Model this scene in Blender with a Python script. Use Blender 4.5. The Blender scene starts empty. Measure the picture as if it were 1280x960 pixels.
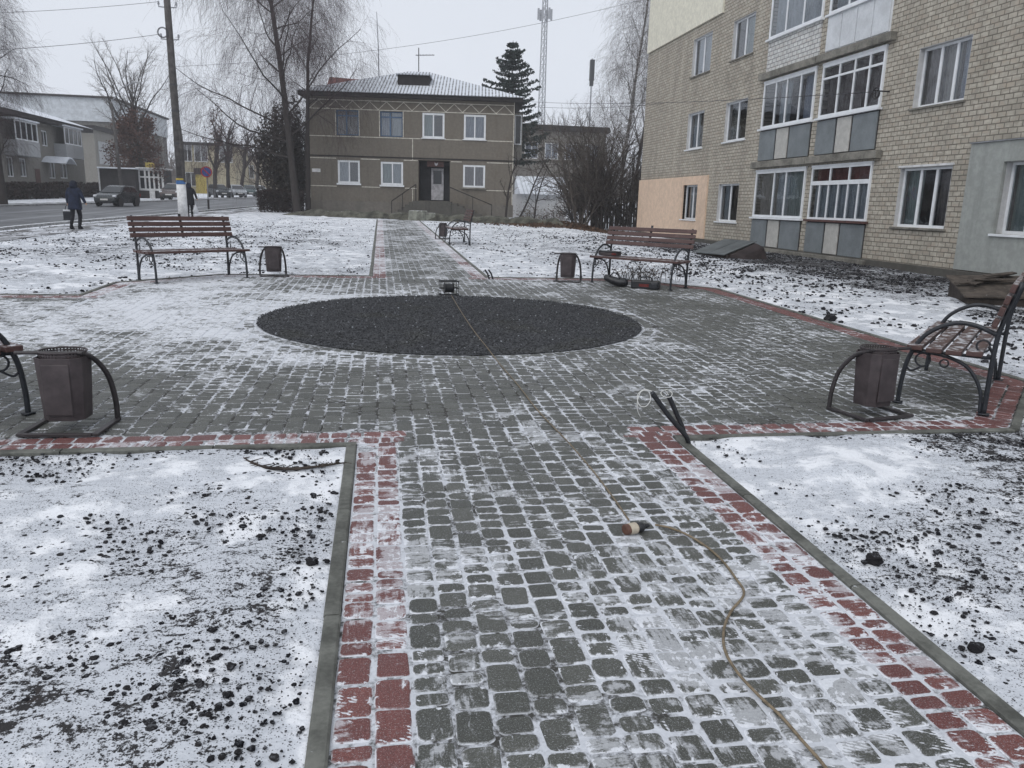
import bpy, math, random
import numpy as np
from mathutils import Vector, Matrix

PI = math.pi
R = math.radians
random.seed(7)
scn = bpy.context.scene
COL = scn.collection

# ------------------------------------------------------------------ camera calibration (ground rises gently away from the camera)
CAM = np.array([[0.987, -0.010, 0.163], [-0.161, -0.225, 0.961], [0.027, -0.974, -0.224]])
def _nrm(v): return v/np.linalg.norm(v)
F = 980.0
_ng = _nrm(np.array([-.03, 1.0, -(240-480)/F])); _nt = _nrm(np.array([-.028, 1.0, -(255-480)/F]))
_Z = -_nt
_vp = np.array([(476-640)/F, (255+.028*(476-640)-480)/F, 1.0])
_Y = _nrm(_vp-(_vp@_Z)*_Z); _X = np.cross(_Y, _Z)
CAM = np.array([_X, _Y, _Z])
_up = CAM@(-_ng)
SX, SY = -_up[0]/_up[2], -_up[1]/_up[2]
CZ = 1.55/_up[2]
def at(px, py, y):                       # point of the photograph at world distance y
    d = CAM@np.array([(px-640)/F, (py-480)/F, 1.0]); t = y/d[1]
    return Vector((t*d[0], t*d[1], CZ+t*d[2]))
def sstep(a, b, x):
    t = np.clip((np.asarray(x, float)-a)/(b-a), 0, 1); return t*t*(3-2*t)
def G(x, y):                             # height of the ground
    z = SX*np.asarray(x, float)+SY*np.asarray(y, float)
    k = sstep(8.0, 11.2, x)*(1-sstep(60, 90, y))
    return z*(1-k)+np.minimum(z, .285)*k
def gz(x, y): return float(G(x, y))
def on(x, y, dz=0.0): return (x, y, gz(x, y)+dz)

# ------------------------------------------------------------------ numpy noise
def _hash(ix, iy, s):
    h = (ix*374761393+iy*668265263+s*982451653) & 0xffffffff
    h = ((h ^ (h >> 13))*1274126177) & 0xffffffff
    return ((h ^ (h >> 16)) & 0xffff)/65535.0
def vnoise(x, y, s=0):
    x = np.asarray(x, float); y = np.asarray(y, float)
    ix = np.floor(x).astype(np.int64); iy = np.floor(y).astype(np.int64)
    fx = x-ix; fy = y-iy; fx = fx*fx*(3-2*fx); fy = fy*fy*(3-2*fy)
    a = _hash(ix, iy, s); b = _hash(ix+1, iy, s); c = _hash(ix, iy+1, s); d = _hash(ix+1, iy+1, s)
    return (a*(1-fx)+b*fx)*(1-fy)+(c*(1-fx)+d*fx)*fy
def fbm(x, y, s=0, o=4):
    v = 0; a = .5; t = 0
    for i in range(o):
        v = v+a*vnoise(np.asarray(x)*2**i, np.asarray(y)*2**i, s+i*17); t += a; a *= .5
    return v/t

# ------------------------------------------------------------------ materials
class NT:
    def __init__(s, name):
        s.mat = bpy.data.materials.new(name); s.mat.use_nodes = True
        s.t = s.mat.node_tree; s.t.nodes.clear(); s.out = s.t.nodes.new('ShaderNodeOutputMaterial')
    def n(s, typ, inp=None, **pr):
        nd = s.t.nodes.new('ShaderNode'+typ)
        for k, v in pr.items(): setattr(nd, k, v)
        for k, v in (inp or {}).items():
            sk = nd.inputs[k]
            if isinstance(v, bpy.types.NodeSocket): s.t.links.new(v, sk)
            elif isinstance(v, tuple) and len(v) == 3 and sk.type == 'RGBA': sk.default_value = (*v, 1)
            else: sk.default_value = v
        return nd
    def pos(s): return s.n('NewGeometry').outputs['Position']
    def obj(s): return s.n('TexCoord').outputs['Object']
    def mapping(s, v, scale=(1, 1, 1), rot=(0, 0, 0), loc=(0, 0, 0)):
        return s.n('Mapping', {'Vector': v, 'Scale': scale, 'Rotation': rot, 'Location': loc}).outputs[0]
    def noise(s, v, scale, det=4, rough=.55, dist=0):
        return s.n('TexNoise', {'Vector': v, 'Scale': scale, 'Detail': det, 'Roughness': rough, 'Distortion': dist}).outputs['Fac']
    def m(s, op, a, b=0.0, c=0.0, clamp=False):
        nd = s.n('Math', operation=op, use_clamp=clamp)
        for i, v in enumerate((a, b, c)):
            if isinstance(v, bpy.types.NodeSocket): s.t.links.new(v, nd.inputs[i])
            else: nd.inputs[i].default_value = v
        return nd.outputs[0]
    def ss(s, x, lo, hi):                 # smoothstep
        return s.n('MapRange', {'Value': x, 'From Min': lo, 'From Max': hi}, interpolation_type='SMOOTHSTEP').outputs[0]
    def mix(s, f, a, b, mode='MIX'):
        nd = s.n('MixRGB', {'Fac': f, 'Color1': a, 'Color2': b}, blend_type=mode); return nd.outputs[0]
    def attr(s, name): return s.n('Attribute', attribute_name=name).outputs['Fac']
    def bump(s, h, st=.3, d=.02, nrm=None):
        i = {'Height': h, 'Strength': st, 'Distance': d}
        if nrm is not None: i['Normal'] = nrm
        return s.n('Bump', i).outputs[0]
    def done(s, col, rough=.8, nrm=None, spec=.3, **kw):
        i = {'Base Color': col, 'Roughness': rough, 'Specular IOR Level': spec}
        if nrm is not None: i['Normal'] = nrm
        for k, v in kw.items(): i[k] = v
        p = s.n('BsdfPrincipled', i); s.t.links.new(p.outputs[0], s.out.inputs[0]); return s.mat

def simple(name, col, rough=.7, var=.25, scale=6, metal=0.0, spec=.3, bump=.15, coord='obj', snow=0.0):
    t = NT(name); v = t.obj() if coord == 'obj' else t.pos()
    n1 = t.noise(v, scale, 5, .6); n2 = t.noise(v, scale*9, 3, .6)
    f = t.m('ADD', t.m('MULTIPLY', n1, .7), t.m('MULTIPLY', n2, .3))
    dark = tuple(c*(1-var*1.4) for c in col); lite = tuple(min(1, c*(1+var)) for c in col)
    c = t.mix(t.ss(f, .32, .68), dark, lite)
    if snow > 0:
        nz = t.n('SeparateXYZ', {0: t.n('NewGeometry').outputs['Normal']}).outputs[2]
        s = t.m('MULTIPLY', t.ss(nz, .55, .9), t.ss(t.noise(t.pos(), 14, 5, .65), .72-snow*.5, .8-snow*.5))
        c = t.mix(s, c, (.78, .81, .85))
    return t.done(c, t.m('ADD', rough-.08, t.m('MULTIPLY', n2, .16)), t.bump(f, bump, .01), spec, Metallic=metal)

MAT = {}
def build_materials():
    # --- snowy soil
    t = NT('snowy_soil'); p = t.pos(); bare = t.attr('bare')
    a = t.noise(p, 2.3, 5, .6); b = t.noise(p, 12, 5, .65, .6); c = t.noise(p, 62, 4, .75); e = t.noise(p, 5.5, 4, .6)
    st = t.noise(t.mapping(p, (9, 34, 5), (0, 0, .5)), 1.0, 4, .7)
    md = t.m('ADD', t.m('MULTIPLY', a, .55), t.m('MULTIPLY', e, .45))
    md = t.m('SUBTRACT', md, t.m('MULTIPLY', bare, .16))
    mound = t.ss(md, .42, .53)
    f = t.m('ADD', t.m('ADD', t.m('MULTIPLY', e, .22), t.m('MULTIPLY', b, .28)), t.m('ADD', t.m('MULTIPLY', c, .36), t.m('MULTIPLY', st, .14)))
    thr = t.m('ADD', t.m('SUBTRACT', .617, t.m('MULTIPLY', bare, .19)), t.m('MULTIPLY', mound, .05))
    d = t.m('SUBTRACT', f, thr)
    mask = t.ss(d, .0, .022)
    def specks(sc, r0, r1, lo, hi):
        v = t.n('TexVoronoi', {'Vector': t.n('VectorMath', {0: p, 1: t.n('VectorMath', {0: t.n('TexNoise', {'Vector': p, 'Scale': sc*1.3}).outputs['Color'], 'Scale': .5/sc}, operation='SCALE').outputs[0]}, operation='ADD').outputs[0], 'Scale': sc, 'Randomness': 1.0})
        r = t.n('SeparateColor', {0: v.outputs['Color']}).outputs[0]
        keep = t.m('GREATER_THAN', t.m('ADD', t.m('MULTIPLY', bare, hi), lo), t.m('ADD', r, t.m('MULTIPLY', t.m('SUBTRACT', .5, b), 1.6)))
        return t.m('MULTIPLY', keep, t.m('SUBTRACT', 1.0, t.ss(v.outputs['Distance'], r0, r1)))
    sp = t.m('MAXIMUM', t.m('MAXIMUM', specks(120.0, .18, .34, .24, .9), specks(70.0, .14, .28, .14, 1.0)), specks(34.0, .10, .22, .0, 1.0))
    sp = t.m('MULTIPLY', sp, t.m('SUBTRACT', 1.0, t.m('MULTIPLY', mound, .75)))
    snow = t.mix(t.noise(p, 7, 4), (.76, .78, .82), (.85, .865, .89))
    thin = t.mix(c, (.48, .505, .545), (.66, .685, .73))
    thin = t.mix(t.m('MULTIPLY', t.ss(st, .45, .68), .35), thin, (.30, .32, .35))
    soil = t.mix(t.noise(p, 30, 4, .7), (.016, .016, .019), (.050, .047, .047))
    br = t.mix(t.ss(t.noise(p, 3.1, 3), .64, .76), soil, (.062, .042, .034))
    col = t.mix(mound, thin, snow)
    col = t.mix(t.m('MAXIMUM', mask, t.m('MULTIPLY', sp, .93)), col, br)
    hgt = t.m('ADD', t.m('MULTIPLY', mask, .4), t.m('ADD', t.m('MULTIPLY', b, .4), t.m('ADD', t.m('MULTIPLY', c, .35), t.m('MULTIPLY', mound, .5))))
    MAT['ground'] = t.done(col, .85, t.bump(hgt, .6, .03), .2)
    # --- pavers
    def paver(name, c0, c1, c2):
        t = NT(name); p = t.pos(); sn = t.attr('snow'); rnd = t.attr('rnd')
        base = t.mix(rnd, c0, c1)
        fine = t.noise(p, 160, 3, .7); mid = t.noise(p, 16, 5, .65)
        base = t.mix(t.m('MULTIPLY', t.ss(mid, .38, .68), .55), base, c2)
        gr = t.noise(p, 330, 2, .7); base = t.mix(t.m('MULTIPLY', t.ss(fine, .40, .66), .50), base, tuple(c*.42 for c in c0)); base = t.mix(t.m('MULTIPLY', t.ss(gr, .52, .72), .45), base, tuple(min(1, c*1.9) for c in c1))
        base = t.mix(t.m('MULTIPLY', t.ss(t.noise(p, 210, 2, .8), .56, .66), .38), base, (.50, .52, .55))
        a = t.noise(p, 2.6, 4, .62, 1.3); b = t.noise(p, 9.0, 6, .68, 1.0); g = t.noise(p, 90, 3, .75); j = t.noise(p, 26, 4, .7)
        sm = t.noise(t.mapping(p, (9, 60, 4), (0, 0, .45)), 1.0, 3, .6, .5); sm2 = t.noise(t.mapping(p, (55, 8, 4), (0, 0, -.25)), 1.0, 3, .6, .5)
        st = t.mix(t.ss(t.noise(p, 1.4, 2), .45, .55), sm, sm2)
        xyz = t.n('SeparateXYZ', {0: p}).outputs; ph = t.m('ADD', t.m('MULTIPLY', xyz[0], 2*PI/.030), t.m('ADD', t.m('MULTIPLY', xyz[1], 2*PI/.0155), t.m('MULTIPLY', j, 2.2)))
        tread = t.m('MULTIPLY', t.m('MULTIPLY', t.m('SINE', ph), t.ss(t.noise(p, 3.1, 2), .54, .62)), t.m('SUBTRACT', 1.0, t.ss(xyz[1], 3.4, 4.6)))
        edge = t.attr('edge'); ro = t.m('MULTIPLY', t.m('SUBTRACT', rnd, .5), .05); sh = t.m('MULTIPLY', t.m('SUBTRACT', sn, .455), .27)
        # a thin trodden veil over groups of stones, then whiter scraps of snow
        nv = t.m('ADD', t.m('ADD', t.m('MULTIPLY', a, .50), t.m('MULTIPLY', b, .22)), t.m('ADD', t.m('MULTIPLY', st, .20), t.m('MULTIPLY', g, .08)))
        veil = t.ss(t.m('ADD', t.m('ADD', nv, sh), ro), .500, .550)
        nw = t.m('ADD', t.m('ADD', t.m('MULTIPLY', b, .42), t.m('MULTIPLY', st, .20)), t.m('ADD', t.m('MULTIPLY', j, .22), t.m('MULTIPLY', a, .16)))
        nw = t.m('ADD', t.m('ADD', nw, t.m('MULTIPLY', sh, .9)), t.m('ADD', ro, t.m('MULTIPLY', edge, t.m('MULTIPLY', t.ss(j, .36, .66), .085))))
        nw = t.m('ADD', nw, t.m('MULTIPLY', tread, .035))
        cov = t.ss(nw, .560, .582)
        k = t.m('MAXIMUM', t.m('MULTIPLY', veil, t.m('ADD', .30, t.m('MULTIPLY', g, .34))), t.m('MULTIPLY', cov, .9))
        k = t.m('MAXIMUM', k, t.m('MULTIPLY', t.m('MULTIPLY', t.ss(edge, .72, .95), t.ss(b, .40, .54)), t.ss(sn, .08, .42)))
        col = t.mix(k, base, t.mix(g, (.52, .54, .58), (.80, .82, .86)))
        h = t.m('ADD', t.m('MULTIPLY', cov, .6), t.m('ADD', t.m('MULTIPLY', fine, .4), t.m('MULTIPLY', mid, .3)))
        MAT[name] = t.done(col, t.m('ADD', .55, t.m('MULTIPLY', k, .35)), t.bump(h, .45, .006), .35)
    paver('paver_grey', (.050, .052, .046), (.100, .102, .091), (.066, .069, .058))
    paver('paver_red', (.105, .036, .034), (.180, .066, .058), (.13, .056, .052))
    # --- snow and grit in the joints
    t = NT('joint_snow'); p = t.pos(); sn = t.attr('snow')
    n = t.m('ADD', t.m('MULTIPLY', t.noise(p, 6.5, 4, .65, .6), .62), t.m('MULTIPLY', t.noise(p, 45, 4, .75), .38))
    k = t.ss(t.m('ADD', n, t.m('MULTIPLY', sn, .34)), .56, .72)
    col = t.mix(k, (.055, .054, .05), t.mix(t.noise(p, 60, 3), (.40, .42, .455), (.66, .68, .72)))
    MAT['joint'] = t.done(col, .9, t.bump(n, .5, .01), .15)
    # --- gravel
    t = NT('dark_gravel'); p = t.pos(); i = t.n('NewGeometry').outputs['Random Per Island']
    col = t.mix(i, (.022, .023, .026), (.088, .091, .098))
    col = t.mix(t.m('GREATER_THAN', i, .993), col, (.34, .36, .39))
    w = t.ss(t.noise(p, 1.6, 4, .6), .5, .72)
    col = t.mix(t.m('MULTIPLY', w, .35), col, (.06, .06, .045))
    MAT['gravel'] = t.done(col, .75, t.bump(t.noise(p, 90, 4, .7), .5, .01), .3)
    t = NT('soil_clods'); p = t.pos(); i = t.n('NewGeometry').outputs['Random Per Island']
    col = t.mix(i, (.012, .0125, .016), (.040, .038, .040))
    nz = t.n('SeparateXYZ', {0: t.n('NewGeometry').outputs['Normal']}).outputs[2]
    k = t.m('MULTIPLY', t.ss(nz, .5, .9), t.ss(t.noise(p, 60, 3, .7), .5, .62))
    col = t.mix(t.m('MULTIPLY', k, .18), col, (.5, .53, .58))
    MAT['clod'] = t.done(col, .97, t.bump(t.noise(p, 190, 4, .75), .9, .008), .05)
    # --- asphalt
    t = NT('asphalt'); p = t.pos()
    n = t.noise(p, 1.2, 5, .6); f = t.noise(p, 40, 3, .7)
    col = t.mix(t.ss(n, .35, .65), (.070, .073, .080), (.125, .130, .140))
    col = t.mix(t.m('MULTIPLY', f, .3), col, (.05, .05, .05))
    tr = t.noise(t.mapping(p, (1.1, .05, 1)), 1.0, 4, .6)
    col = t.mix(t.m('MULTIPLY', t.ss(tr, .52, .7), .35), col, (.5, .52, .56))
    MAT['asphalt'] = t.done(col, .55, t.bump(f, .2, .01), .4)
    t = NT('snowy_pavement'); p = t.pos()
    n = t.noise(t.mapping(p, (1, .35, 1)), 2.2, 6, .65, .6)
    col = t.mix(t.ss(n, .40, .62), (.10, .098, .098), (.55, .57, .61))
    MAT['walk'] = t.done(col, .8, t.bump(n, .3, .02), .3)
    MAT['kerb'] = simple('kerb_concrete', (.125, .128, .115), .8, .35, 5, coord='pos', bump=.3, snow=.10)
    MAT['kerb_far'] = simple('street_kerb_concrete', (.30, .30, .30), .8, .3, 5, coord='pos', snow=.55)
    # --- walls
    def brick(name, bw, bh, c1, c2, mortar, ax='xz', stain=.35, msize=.014):
        t = NT(name); o = t.n('SeparateXYZ', {0: t.obj()})
        u = o.outputs[0 if ax == 'xz' else 1]
        v = t.n('CombineXYZ', {0: u, 1: o.outputs[2], 2: 0.0}).outputs[0]
        v = t.n('VectorMath', {0: v, 1: t.n('VectorMath', {0: t.n('TexNoise', {'Vector': v, 'Scale': 3.0}).outputs['Color'], 'Scale': .012}, operation='SCALE').outputs[0]}, operation='ADD').outputs[0]
        b = t.n('TexBrick', {'Vector': v, 'Color1': (*c1, 1), 'Color2': (*c2, 1), 'Mortar': (*mortar, 1), 'Scale': 1.0, 'Mortar Size': msize, 'Mortar Smooth': .25, 'Bias': -.1, 'Brick Width': bw, 'Row Height': bh})
        big = t.noise(t.obj(), .9, 5, .6); sm = t.noise(t.obj(), 9, 4, .65)
        col = t.mix(t.m('MULTIPLY', t.ss(sm, .4, .7), .5), b.outputs['Color'], tuple(c*.66 for c in c1))
        pk = t.noise(t.mapping(v, (3.7, 7.1, 1)), 1.0, 2, .7)
        col = t.mix(t.m('MULTIPLY', t.ss(pk, .52, .62), .55), col, (c1[0]*.92, c1[1]*.84, c1[2]*.80)); col = t.mix(t.m('MULTIPLY', t.ss(pk, .48, .36), .5), col, tuple(min(1, c*1.25) for c in c1))
        col = t.mix(t.m('MULTIPLY', b.outputs['Fac'], .7), col, mortar)
        col = t.mix(t.m('MULTIPLY', t.ss(big, .5, .75), stain), col, (.12, .112, .09)); rn = t.noise(t.mapping(t.obj(), (1.7, 1.7, .16)), 1.0, 5, .65)
        col = t.mix(t.m('MULTIPLY', t.ss(rn, .50, .70), .38), col, tuple(c*.42 for c in c1)); col = t.mix(t.m('MULTIPLY', t.ss(rn, .46, .34), .22), col, tuple(min(1, c*1.3) for c in c1))
        h = t.m('SUBTRACT', t.m('MULTIPLY', sm, .4), b.outputs['Fac'])
        MAT[name] = t.done(col, .88, t.bump(h, .7, .015), .2)
    brick('silicate_brick', .235, .110, (.462, .425, .358), (.338, .308, .258), (.150, .136, .112), msize=.012)
    brick('white_brick', .25, .125, (.62, .62, .60), (.55, .55, .54), (.20, .20, .20), stain=.1)
    brick('grey_brick', .30, .15, (.17, .165, .155), (.13, .125, .12), (.09, .09, .085))
    brick('red_brick', .30, .15, (.22, .085, .065), (.16, .06, .05), (.12, .1, .09))
    def plaster(name, col, stain=(.1, .09, .07), k=.35, grain=.4):
        t = NT(name); o = t.obj()
        big = t.noise(t.mapping(o, (1, 1, .45)), 1.1, 5, .62); fine = t.noise(o, 70, 3, .7); mid = t.noise(o, 7, 5, .65)
        c = t.mix(t.ss(mid, .35, .7), tuple(x*.9 for x in col), tuple(min(1, x*1.1) for x in col))
        c = t.mix(t.m('MULTIPLY', t.ss(big, .5, .74), k), c, stain); rn = t.noise(t.mapping(o, (2.4, 2.4, .2)), 1.0, 5, .7); c = t.mix(t.m('MULTIPLY', t.ss(rn, .52, .70), k*.8), c, tuple(x*.5 for x in col))
        c = t.mix(t.m('MULTIPLY', fine, .18), c, tuple(x*.5 for x in col))
        MAT[name] = t.done(c, .92, t.bump(t.m('ADD', fine, mid), grain, .01), .15)
    plaster('orange_plaster', (.70, .53, .40), (.58, .44, .34), .2, .15)
    plaster('yellow_plaster', (.76, .73, .61), (.6, .6, .5), .2, .15)
    plaster('grey_plaster', (.34, .355, .335), (.2, .2, .18), .35, .25)
    plaster('house_plaster', (.185, .166, .140), (.13, .10, .075), .45, .6)
    plaster('house_plinth', (.18, .165, .145), (.08, .08, .07), .45, .6)
    plaster('foundation', (.10, .095, .085), (.05, .05, .045), .5, .7)
    plaster('pale_plaster', (.40, .41, .42), (.25, .24, .22), .35, .3)
    plaster('dull_plaster', (.24, .23, .21), (.12, .11, .09), .4, .3)
    plaster('ochre_plaster', (.40, .355, .25), (.28, .25, .19), .3, .3)
    plaster('beige_plaster', (.42, .37, .29), (.3, .25, .2), .3, .3)
    plaster('whitewash', (.52, .52, .52), (.3, .3, .28), .3, .3)
    plaster('speckled_panel', (.50, .49, .46), (.3, .29, .27), .3, .9)
    MAT['concrete'] = simple('slab_concrete', (.20, .19, .165), .9, .35, 3, bump=.4)
    MAT['grey_panel'] = simple('grey_balcony_panel', (.185, .205, .215), .55, .15, 2, bump=.05)
    MAT['line_paint'] = simple('painted_line', (.60, .57, .50), .85, .25, 6)
    MAT['white_metal'] = simple('white_cladding', (.60, .62, .64), .5, .12, 2, bump=.05)
    MAT['corrugated'] = simple('pale_sheet', (.50, .53, .56), .5, .15, 2, bump=.05)
    MAT['pvc'] = simple('white_frame', (.74, .76, .78), .4, .06, 4, bump=.02)
    MAT['blue_frame'] = simple('blue_frame', (.085, .15, .25), .6, .2, 8)
    MAT['brown_frame'] = simple('brown_frame', (.10, .05, .045), .6, .3, 8)
    MAT['dark_interior'] = simple('dim_room', (.035, .036, .04), .9, .3, 1)  # near-black base colour holds the dimness of unlit rooms
    t = NT('slate_snow'); o = t.obj(); s = t.n('SeparateXYZ', {0: o}).outputs
    w = t.m('SINE', t.m('MULTIPLY', s[0], 2*PI/.20))
    n = t.noise(o, 3, 4, .6)
    k = t.ss(t.m('ADD', t.m('MULTIPLY', w, .5), t.m('MULTIPLY', n, 1.3)), .62, 1.30)
    MAT['slate'] = t.done(t.mix(k, (.62, .65, .70), (.12, .12, .12)), .85, None, .2)
    MAT['snow_roof'] = simple('snowy_roof', (.66, .69, .74), .9, .12, 1.2)
    MAT['dark_roof'] = simple('dark_eave', (.030, .027, .028), .8, .3, 3)
    MAT['red_roof'] = simple('rusty_red_roof', (.12, .035, .03), .8, .3, 2)
    # glass: what is behind shows through, the sky reflects
    t = NT('window_glass')
    fr = t.n('Fresnel', {'IOR': 1.5}).outputs[0]
    mx = t.n('MixShader', {0: t.m('ADD', t.m('MULTIPLY', fr, 1.1), .10), 1: t.n('BsdfTransparent', {'Color': (.72, .76, .78)}).outputs[0], 2: t.n('BsdfGlossy', {'Color': (.9, .92, .95), 'Roughness': .03, 'Normal': t.bump(t.noise(t.obj(), 1.6, 2), .04, .1)}).outputs[0]})
    t.t.links.new(mx.outputs[0], t.out.inputs[0]); MAT['glass'] = t.mat
    def cloth(name, c1, c2, sc=(22, 1, 2)):
        t = NT(name); n = t.noise(t.mapping(t.obj(), sc), 1.0, 4, .6); l = t.noise(t.obj(), 26, 3, .7)
        MAT[name] = t.done(t.mix(t.ss(t.m('ADD', t.m('MULTIPLY', n, .6), t.m('MULTIPLY', l, .4)), .38, .62), c1, c2), .9, None, .1)
    cloth('lace_curtain', (.38, .41, .44), (.60, .63, .67))
    cloth('blue_curtain', (.25, .28, .37), (.44, .48, .56))
    cloth('drape_curtain', (.15, .125, .12), (.28, .24, .225))
    cloth('beige_curtain', (.34, .31, .29), (.50, .47, .44))
    cloth('green_curtain', (.30, .36, .35), (.44, .50, .49))
    cloth('blind_curtain', (.13, .13, .12), (.36, .36, .35), (1, 1, 40))
    # --- street furniture
    t = NT('bench_board'); o = t.obj()
    g = t.noise(t.mapping(o, (1.2, 22, 22)), 1.0, 5, .6); n = t.noise(o, 9, 4, .6)
    col = t.mix(g, (.045, .022, .020), (.105, .056, .050))
    col = t.mix(t.m('MULTIPLY', t.ss(n, .5, .75), .5), col, (.15, .10, .088))
    nz = t.n('SeparateXYZ', {0: t.n('NewGeometry').outputs['Normal']}).outputs[2]
    k = t.m('MULTIPLY', t.ss(nz, .8, .97), t.ss(t.noise(t.pos(), 13, 5, .7), .49, .60))
    col = t.mix(t.m('MULTIPLY', k, .72), col, (.70, .73, .77))
    MAT['board'] = t.done(col, .42, t.bump(g, .25, .004), .45)
    MAT['iron'] = simple('black_iron', (.017, .020, .026), .45, .3, 20, spec=.5, snow=.05)
    t = NT('bin_paint'); o = t.obj()
    n = t.noise(o, 7, 5, .65); f = t.noise(o, 60, 3, .7)
    col = t.mix(t.ss(n, .35, .7), (.040, .031, .033), (.072, .058, .060))
    col = t.mix(t.m('MULTIPLY', t.ss(t.noise(o, 13, 5, .7), .62, .72), .5), col, (.11, .055, .045))
    MAT['bin'] = t.done(col, .48, t.bump(f, .1, .004), .45)
    MAT['bin_bar'] = simple('bin_bar_paint', (.032, .027, .029), .5, .3, 14, spec=.5, snow=.10)
    MAT['black_plastic'] = simple('black_plastic', (.014, .015, .018), .45, .25, 20, spec=.5)
    MAT['conduit'] = simple('black_conduit', (.016, .018, .022), .5, .25, 30, spec=.5)
    MAT['wire_white'] = simple('pale_wire', (.62, .62, .60), .5, .1, 20)
    MAT['cord'] = simple('tan_cord', (.19, .150, .10), .6, .3, 30)
    MAT['cream_plastic'] = simple('cream_plastic', (.44, .39, .31), .5, .15, 30)
    MAT['brown_plastic'] = simple('brown_plastic', (.115, .058, .042), .5, .2, 30)
    MAT['red_plastic'] = simple('red_plastic', (.12, .022, .02), .5, .2, 20)
    MAT['wire'] = simple('overhead_wire', (.05, .05, .055), .6, .1, 5)
    MAT['pole'] = simple('weathered_pole', (.080, .074, .072), .9, .35, 4, bump=.5)
    MAT['white_paint'] = simple('white_paint', (.62, .62, .62), .7, .2, 5, bump=.3)
    MAT['blue_paint'] = simple('blue_paint', (.05, .14, .33), .6, .2, 8)
    MAT['yellow_paint'] = simple('yellow_paint', (.40, .31, .07), .6, .2, 8)
    MAT['sign_blue'] = simple('sign_blue', (.035, .075, .28), .4, .1, 4)
    MAT['sign_red'] = simple('sign_red', (.40, .03, .035), .4, .1, 4)
    MAT['galv'] = simple('galvanised', (.30, .31, .33), .5, .2, 4, metal=.5)
    MAT['tin'] = simple('weathered_tin_sheet', (.085, .095, .098), .55, .3, 3, spec=.4, snow=.03)
    MAT['wood_grey'] = simple('grey_weathered_wood', (.075, .062, .052), .9, .4, 7, snow=.08)
    MAT['wood_dark'] = simple('dark_wet_wood', (.042, .033, .028), .85, .4, 5)
    MAT['fence_dark'] = simple('dark_fence', (.035, .026, .026), .85, .35, 3)
    MAT['door_white'] = simple('white_door', (.46, .45, .47), .6, .25, 6)
    MAT['stone_block'] = simple('mossy_concrete', (.20, .205, .175), .9, .35, 4, snow=.4)
    MAT['bank'] = simple('earth_bank', (.085, .084, .068), .95, .5, 2.5, coord='pos', bump=.7, snow=.16)
    # --- plants
    t = NT('dark_bark'); n = t.noise(t.mapping(t.obj(), (4, 4, 1.2)), 2, 5, .65)
    MAT['bark'] = t.done(t.mix(n, (.020, .017, .017), (.075, .066, .062)), .95, t.bump(n, .5, .05), .15)
    t = NT('birch_bark'); n = t.noise(t.mapping(t.obj(), (3, 3, 9)), 1.1, 5, .7)
    MAT['birch'] = t.done(t.mix(t.ss(n, .45, .62), (.36, .35, .34), (.035, .032, .032)), .9, None, .15)
    MAT['twig'] = simple('purple_brown_twig', (.070, .052, .055), .9, .3, 1, bump=0)
    MAT['twig_grey'] = simple('grey_brown_twig', (.095, .080, .070), .9, .3, 1, bump=0)
    MAT['twig_dark'] = simple('dark_twig', (.058, .047, .042), .9, .3, 1, bump=0)
    def leaf(name, c1, c2):
        t = NT(name); i = t.n('NewGeometry').outputs['Random Per Island']
        MAT[name] = t.done(t.mix(i, c1, c2), .8, None, .2)
    leaf('spruce_needles', (.012, .022, .020), (.034, .050, .044))
    leaf('thuja_leaf', (.030, .026, .023), (.078, .064, .054))
    leaf('hedge_leaf', (.018, .012, .012), (.050, .034, .030))
    leaf('rust_leaf', (.065, .036, .030), (.115, .062, .048))
    leaf('yellow_leaf', (.10, .07, .025), (.17, .12, .05))
    leaf('dry_leaf', (.05, .03, .02), (.12, .075, .05))
    # --- cars, people
    def paint(name, c): MAT[name] = simple(name, c, .28, .12, 2, metal=.2, spec=.5, bump=0)
    paint('car_dark', (.030, .036, .040)); paint('car_silver', (.36, .38, .40)); paint('car_green', (.045, .075, .075)); paint('car_white', (.52, .54, .55)); paint('car_brown', (.085, .068, .066)); MAT['maroon_blind'] = simple('maroon_blind', (.24, .075, .065), .8, .25, 6)
    MAT['car_glass'] = simple('car_glass', (.02, .024, .028), .08, .1, 2, spec=.6, bump=0)
    MAT['tyre'] = simple('tyre', (.012, .012, .013), .9, .2, 20)
    MAT['rim'] = simple('wheel_rim', (.25, .26, .27), .4, .2, 8, metal=.6)
    MAT['headlight'] = simple('headlight_lens', (.66, .68, .72), .15, .1, 8, spec=.6)
    MAT['taillight'] = simple('taillight_lens', (.25, .02, .02), .2, .1, 8, spec=.6)
    MAT['plate'] = simple('number_plate', (.6, .6, .58), .5, .05, 8)
    MAT['jacket'] = simple('navy_coat', (.014, .020, .042), .85, .4, 9, bump=.4)
    MAT['trousers'] = simple('dark_trousers', (.012, .012, .016), .9, .3, 9)
    MAT['hood'] = simple('dark_hood', (.012, .015, .028), .9, .4, 14, bump=.5)
    MAT['skin'] = simple('skin', (.42, .26, .19), .6, .1, 8)
    MAT['bag'] = simple('dark_bag', (.016, .018, .024), .6, .3, 9)
    MAT['bag_white'] = simple('pale_bag', (.55, .56, .58), .6, .15, 9)
build_materials()

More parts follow.
